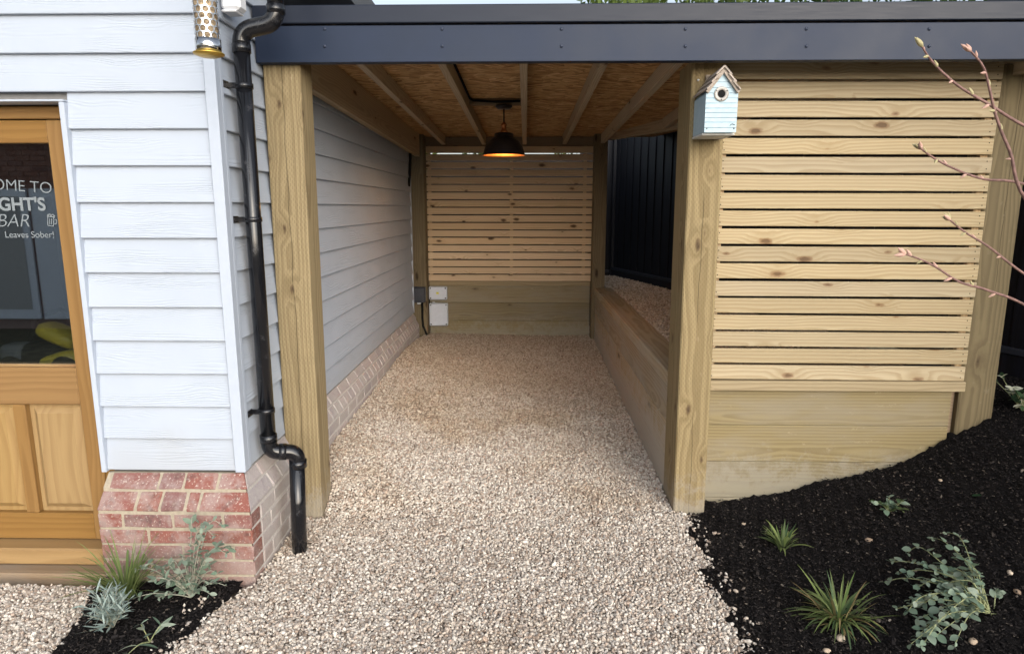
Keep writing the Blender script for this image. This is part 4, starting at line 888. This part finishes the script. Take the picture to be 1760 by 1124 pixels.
def leafy(name, label, loc, stems, leafL, mats, stemm, step=0.03, pair=True, wr=0.6, group='young plants in the beds', cup=0.25, tip=True):
    p_ = thing(name, loc, label, 'plant', group); kinds = []
    for m_ in mats:
        for cu in (cup*0.4, cup*1.4): me = oval_me(1.0, wr, cu); me.materials.append(m_); kinds.append(me)
    for pts, rad in stems:
        pts = [Vector(q) for q in pts]
        # smooth polyline
        fine = []
        for i in range(len(pts)-1):
            p0 = pts[max(i-1, 0)]; p1 = pts[i]; p2 = pts[i+1]; p3 = pts[min(i+2, len(pts)-1)]
            for k in range(5):
                t_ = k/5; fine.append(0.5*((2*p1)+(p2-p0)*t_+(2*p0-5*p1+4*p2-p3)*t_*t_+(3*p1-p0-3*p2+p3)*t_**3))
        fine.append(pts[-1]); n = len(fine)
        put('stem', tube_me([q-pts[0] for q in fine], [rad*(1-0.6*i/n) for i in range(n)], 6), stemm, p_, pts[0])
        acc = 0; flip = random.uniform(0, 6)
        for i in range(1, n):
            acc += (fine[i]-fine[i-1]).length
            last = i == n-1
            if acc > step*random.uniform(0.7, 1.3) and i > n*0.22 or last:
                acc = 0; flip += 1.57; d_ = (fine[i]-fine[i-1]).normalized()
                for sd_ in ((0, math.pi) if pair else (0,)):
                    az = flip+sd_; out = Vector((math.cos(az), math.sin(az), 0.25))+d_*0.55; e = out.to_track_quat('X', 'Z').to_euler(); s_ = leafL*random.uniform(0.4, 1.2)*(0.75 if last else 1)
                    put('leaf', random.choice(kinds), None, p_, fine[i], (e.x+random.uniform(-0.9, 0.9), e.y+random.uniform(-0.4, 0.4), e.z+random.uniform(-0.4, 0.4)), (s_,)*3)
    return p_
# left bed
tuft('grass_plant', 'arching green grass tuft by the door step', (-1.735, 2.58, 0.008), 130, 0.30, 0.0085, [M['l_grass'], M['l_grass'], M['l_grass']], (2, 36), (0.3, 1.4), 0.04)
def silver(loc, label):
    st = []
    for i in range(44):
        az = random.uniform(0, 6.28); r_ = random.uniform(0.02, 0.125); h = random.uniform(0.08, 0.18)*(1-r_*2.5)
        st.append(([loc, (loc[0]+r_*0.5*math.cos(az), loc[1]+r_*0.5*math.sin(az), loc[2]+h*0.6), (loc[0]+r_*math.cos(az), loc[1]+r_*math.sin(az), loc[2]+h)], 0.0018))
    leafy('lavender_plant', label, loc, st, 0.055, [M['l_silver']], M['stem_grey'], 0.016, True, 0.14, cup=0.05)
silver((-1.655, 2.36, 0.008), 'silver leaved lavender mound in the left bed beside the gravel')
def shrubL(loc):
    st = []
    for i in range(26):
        az = random.uniform(0, 6.28); r_ = random.uniform(0.06, 0.22); h = random.uniform(0.08, 0.36); h = h if math.cos(az) > -0.2 else h*0.6
        dx, dy = r_*math.cos(az), 0.55*r_*math.sin(az)-0.02
        st.append(([loc, (loc[0]+dx*0.35, loc[1]+dy*0.35, loc[2]+h*0.55), (loc[0]+dx*0.8, loc[1]+dy*0.8, loc[2]+h), (loc[0]+dx*1.15, loc[1]+dy, loc[2]+h*0.95)], 0.0026))
    leafy('sage_shrub', 'straggly grey green shrub against the brick plinth', loc, st, 0.036, [M['l_sage'], M['l_sage'], M['l_mint']], M['stem_grey'], 0.032, True, 0.55)
shrubL((-1.445, 2.57, 0.008))
leafy('seedling', 'small broad leaved seedling at the front of the left bed', (-1.455, 2.27, 0.01), [([(-1.455, 2.27, 0.01), (-1.46, 2.26, 0.05), (-1.47, 2.25, 0.10)], 0.003), ([(-1.455, 2.27, 0.01), (-1.43, 2.26, 0.05), (-1.40, 2.26, 0.09)], 0.003), ([(-1.455, 2.27, 0.01), (-1.47, 2.23, 0.03), (-1.49, 2.19, 0.02)], 0.003)], 0.075, [M['l_sage'], M['l_mint']], M['stem'], 0.045, True, 0.22, cup=0.35)
# right bed
def pg2(u, v, h=0.0):
    """where the sight line through (u, v) meets the mulch surface, raised by h"""
    y = 3.4
    for i in range(60):
        p_ = at(u, v, y); e = p_.z-(H(p_.x, y)+h)
        y += e*1.2
        y = min(max(y, 1.6), 3.6)
    return at(u, v, y)
ga = pg2(1345, 940); gb = pg2(1442, 1064)
tuft('grass_plant', 'small upright yellow green grass tuft near the right post', tuple(ga), 46, 0.135, 0.015, [M['l_grass'], M['l_grass'], M['l_grass_dark']], (4, 48), (0.3, 1.2), 0.032)
tuft('grass_plant', 'larger dark green grassy clump with dry blades in the right bed', tuple(gb), 150, 0.20, 0.012, [M['l_grass_dark'], M['l_grass_dark'], M['l_grass'], M['l_straw']], (4, 66), (0.5, 1.9), 0.06)
root = pg2(1700, 1050)
st = []
for (u, v, h) in [(1600, 925, 0.07), (1560, 950, 0.06), (1545, 985, 0.05), (1520, 1000, 0.04), (1600, 975, 0.08), (1640, 960, 0.08), (1650, 985, 0.05), (1575, 1010, 0.06), (1530, 965, 0.05), (1620, 1005, 0.07), (1585, 1040, 0.05), (1560, 1050, 0.05), (1600, 1080, 0.04), (1585, 1110, 0.04), (1640, 1110, 0.03), (1655, 1040, 0.06), (1620, 915, 0.06)]:
    e = pg2(u, v, h); m1 = root.lerp(e, 0.35)+Vector((0, 0, 0.055+random.uniform(-0.02, 0.03))); m2 = root.lerp(e, 0.75)+Vector((random.uniform(-0.02, 0.02), random.uniform(-0.02, 0.02), 0.045+random.uniform(-0.01, 0.03)))
    st.append(([tuple(root+Vector((random.uniform(-0.02, 0.02), random.uniform(-0.02, 0.02), -0.005))), tuple(m1), tuple(m2), tuple(e)], 0.0028))
for i in range(14):
    e = pg2(random.uniform(1540, 1720), random.uniform(960, 1110), random.uniform(0.01, 0.05)); st.append(([tuple(root+Vector((random.uniform(-0.03, 0.03), random.uniform(-0.03, 0.03), 0))), tuple(root.lerp(e, 0.5)+Vector((0, 0, random.uniform(0.03, 0.07)))), tuple(e)], 0.0024))
leafy('mint_plant', 'sprawling round leaved green plant flopped across the right bed', tuple(root), st, 0.035, [M['l_mint'], M['l_mint'], M['l_sage']], M['stem'], 0.026, True, 0.72)
r2 = pg2(1528, 880); st = []
for i in range(9):
    az = i*0.7; r_ = random.uniform(0.03, 0.10); st.append(([tuple(r2), (r2.x+r_*0.5*math.cos(az), r2.y+r_*0.4*math.sin(az), r2.z+0.035), (r2.x+r_*1.1*math.cos(az), r2.y+0.6*r_*math.sin(az), r2.z+random.uniform(0.03, 0.07))], 0.0022))
leafy('strawberry_plant', 'small low dark leaved plant near the sleeper wall', tuple(r2), st, 0.042, [M['l_grass_dark'], M['l_mint']], M['stem'], 0.035, True, 0.75)
r3 = Vector((2.71, 3.50, H(2.71, 3.50))); st = []
for i in range(12):
    az = i*0.53+0.3; r_ = random.uniform(0.05, 0.15); st.append(([tuple(r3), (r3.x+r_*0.5*math.cos(az), r3.y+r_*0.5*math.sin(az), r3.z+0.08), (r3.x+r_*math.cos(az), r3.y+r_*math.sin(az), r3.z+random.uniform(0.06, 0.22))], 0.003))
leafy('variegated_plant', 'plant with cream and dark green leaves at the right edge by the fence', tuple(r3), st, 0.062, [M['l_pale'], M['l_dark'], M['l_dark']], M['stem'], 0.05, True, 0.45)
# loose things on the mulch
def stone(name, label, q, s_):
    bm = bmesh.new(); bmesh.ops.create_icosphere(bm, subdivisions=2, radius=1.0)
    for v in bm.verts: v.co = Vector((v.co.x*s_*1.25, v.co.y*s_*0.9, v.co.z*s_*0.7))*random.uniform(0.88, 1.1)
    o = put(name, from_bm(bm, smooth=True), M['gravel_bed'], None, q, (0, 0, random.uniform(0, 6))); tag(o, label, 'stone', 'loose stones on the mulch')
for u, v, s_, lb in ((1493, 929, 0.014, 'round pale stone beside the low dark leaved plant'), (1278, 901, 0.011, 'small stone left above the small grass tuft'), (1445, 1098, 0.018, 'flat grey stone under the large grassy clump'), (1421, 1119, 0.012, 'stone at the lower edge of the photo in the mulch'), (1616, 826, 0.010, 'little pale stone high on the mulch slope'), (1736, 985, 0.013, 'pale stone at right edge beyond the sprawling plant'), (1748, 1018, 0.014, 'larger stone at lower right edge beyond the sprawling plant'), (1672, 1104, 0.016, 'brown stone under the sprawling plant tips')):
    q = pg2(u, v); stone('stone', lb, (q.x, q.y, q.z+s_*0.3), s_)
q = pg2(1678, 856); lf = put('fallen_leaf', oval_me(0.055, 0.022, 0.05), M['l_dark'], None, (q.x-0.02, q.y, q.z+0.012), (0, R(-5), R(5))); tag(lf, 'single green leaf lying on the mulch slope', 'leaf')

# foreground shrub at the right: bare branches with buds
sh = thing('budding_shrub', (2.30, 2.15, H(2.30, 2.15)), 'bare shrub with red brown twigs and swelling pink buds at right', 'shrub')
def smooth(pts, k=6):
    out = []; n = len(pts)
    for i in range(n-1):
        p0 = pts[max(i-1, 0)]; p1 = pts[i]; p2 = pts[i+1]; p3 = pts[min(i+2, n-1)]
        for j in range(k): t_ = j/k; out.append(0.5*((2*p1)+(p2-p0)*t_+(2*p0-5*p1+4*p2-p3)*t_*t_+(3*p1-p0-3*p2+p3)*t_**3))
    out.append(pts[-1]); return out
budm = []
for m_ in (M['bud'], M['bud_green'], M['bud']):
    me = lathe_me([(0.0003, -0.1), (0.16, 0.0), (0.27, 0.25), (0.25, 0.5), (0.14, 0.8), (0.002, 1.05)], 8); me.materials.append(m_); budm.append(me)
base = Vector((2.30, 2.15, H(2.30, 2.15)-0.02))
stem_pts = smooth([base, Vector((2.27, 2.16, 0.8)), Vector((2.22, 2.17, 1.25)), Vector((2.16, 2.18, 1.7)), Vector((2.08, 2.2, 2.15))])
put('trunk', tube_me([p-base for p in stem_pts], [0.014-0.008*i/len(stem_pts) for i in range(len(stem_pts))], 8), M['twig'], sh, base)
def branch(px, y0, y1, start, r0=0.0055, r1=0.0026, budsz=0.034):
    pts = [Vector(start)]+[at(u, v, y0+(y1-y0)*i/(len(px)-1)) for i, (u, v) in enumerate(px)]
    f_ = smooth(pts); n = len(f_); b = put('branch', tube_me([p-f_[0] for p in f_], [r0+(r1-r0)*i/n for i in range(n)], 7), M['twig'], sh, f_[0])
    tip = f_[-1]; d_ = (f_[-1]-f_[-3]).normalized()
    def bud(p, dr, s_): put('bud', random.choice(budm), None, b, p, dr.to_track_quat('Z', 'Y').to_euler(), (s_*0.8, s_*0.8, s_))
    for k in range(4): bud(tip, (d_+Vector((random.uniform(-0.8, 0.8), random.uniform(-0.5, 0.5), random.uniform(-0.6, 0.8)))).normalized(), budsz*random.uniform(0.7, 1.1))
    i = n-4; s_ = 1
    while i > n*0.25:
        dd = (f_[i+1]-f_[i]).normalized(); bud(f_[i], (dd+Vector((random.uniform(-0.3, 0.3), random.uniform(-0.3, 0.3), 0.9*s_))).normalized(), budsz*random.uniform(0.45, 0.8)); s_ = -s_; i -= random.randint(3, 5)
branch([(1790, 232), (1700, 180), (1650, 150), (1615, 120), (1595, 97), (1585, 80)], 2.25, 2.2, (2.17, 2.18, 1.66), 0.0055)
branch([(1790, 370), (1735, 258), (1712, 200), (1700, 150), (1690, 115), (1668, 88)], 2.15, 2.1, (2.20, 2.17, 1.38), 0.006)
branch([(1790, 326), (1690, 308), (1640, 290), (1605, 272), (1582, 255)], 2.2, 2.1, (2.19, 2.17, 1.5), 0.0048)
branch([(1790, 490), (1700, 425), (1660, 400), (1632, 378)], 2.2, 2.15, (2.235, 2.165, 1.12), 0.0048)
branch([(1790, 540), (1700, 500), (1650, 485), (1610, 460), (1580, 445), (1555, 437)], 2.15, 2.05, (2.245, 2.165, 1.0), 0.0048)

# ================================================================== TREES AND HOUSE BEYOND
def tree(label, loc, h, rad, n):
    t_ = thing('tree', loc, label, 'tree', 'trees beyond the carport'); lx, ly, lz_ = loc
    put('trunk', tube_me([(0, 0, 0), (0.05, 0, h*0.4), (-0.05, 0.05, h*0.8)], [0.16, 0.12, 0.05], 10), M['bark'], t_, loc)
    V = []; F = []
    cl = [(Vector((random.gauss(0, rad*0.5), random.gauss(0, rad*0.5), h*0.62+random.gauss(0, h*0.17))), rad*random.uniform(0.28, 0.5)) for i in range(26)]
    for i in range(n):
        c_, r_ = random.choice(cl); v = Vector((random.gauss(0, 1), random.gauss(0, 1), random.gauss(0, 1))).normalized()*r_*random.uniform(0.55, 1.0); p = c_+v
        e = Euler((random.uniform(0, 6), random.uniform(0, 6), random.uniform(0, 6))).to_matrix(); s_ = random.uniform(0.05, 0.10); b = len(V)
        for a_, b_ in ((-1, 0), (0, -0.45), (1, 0), (0, 0.45)): V.append(p+e @ Vector((a_*s_, b_*s_, 0)))
        F.append((b, b+1, b+2, b+3))
    put('crown', pyd(V, F), M['l_tree'], t_, loc)
tree('broad leafy tree rising over the middle of the roof edge', (2.2, 13.5, -0.16), 7.4, 2.0, 9000)
tree('leafy tree over the right part of the roof edge', (5.6, 13.0, -0.16), 7.2, 1.9, 9000)
tree('tree seen in slivers through the top gaps of the back screen', (-0.9, 14.5, -0.16), 3.6, 1.1, 5000)
nh = thing('rendered_house', (10.5, 13.0, -0.16), 'pale rendered house just showing above the roof at far right', 'house')
box('wall', (9.0, 12.2, -0.16), (14.0, 16.0, 5.3), M['rendered'], nh, 0); box('roof', (8.8, 12.0, 5.3), (14.2, 16.2, 5.6), M['lens_grey'], nh, 0.02)
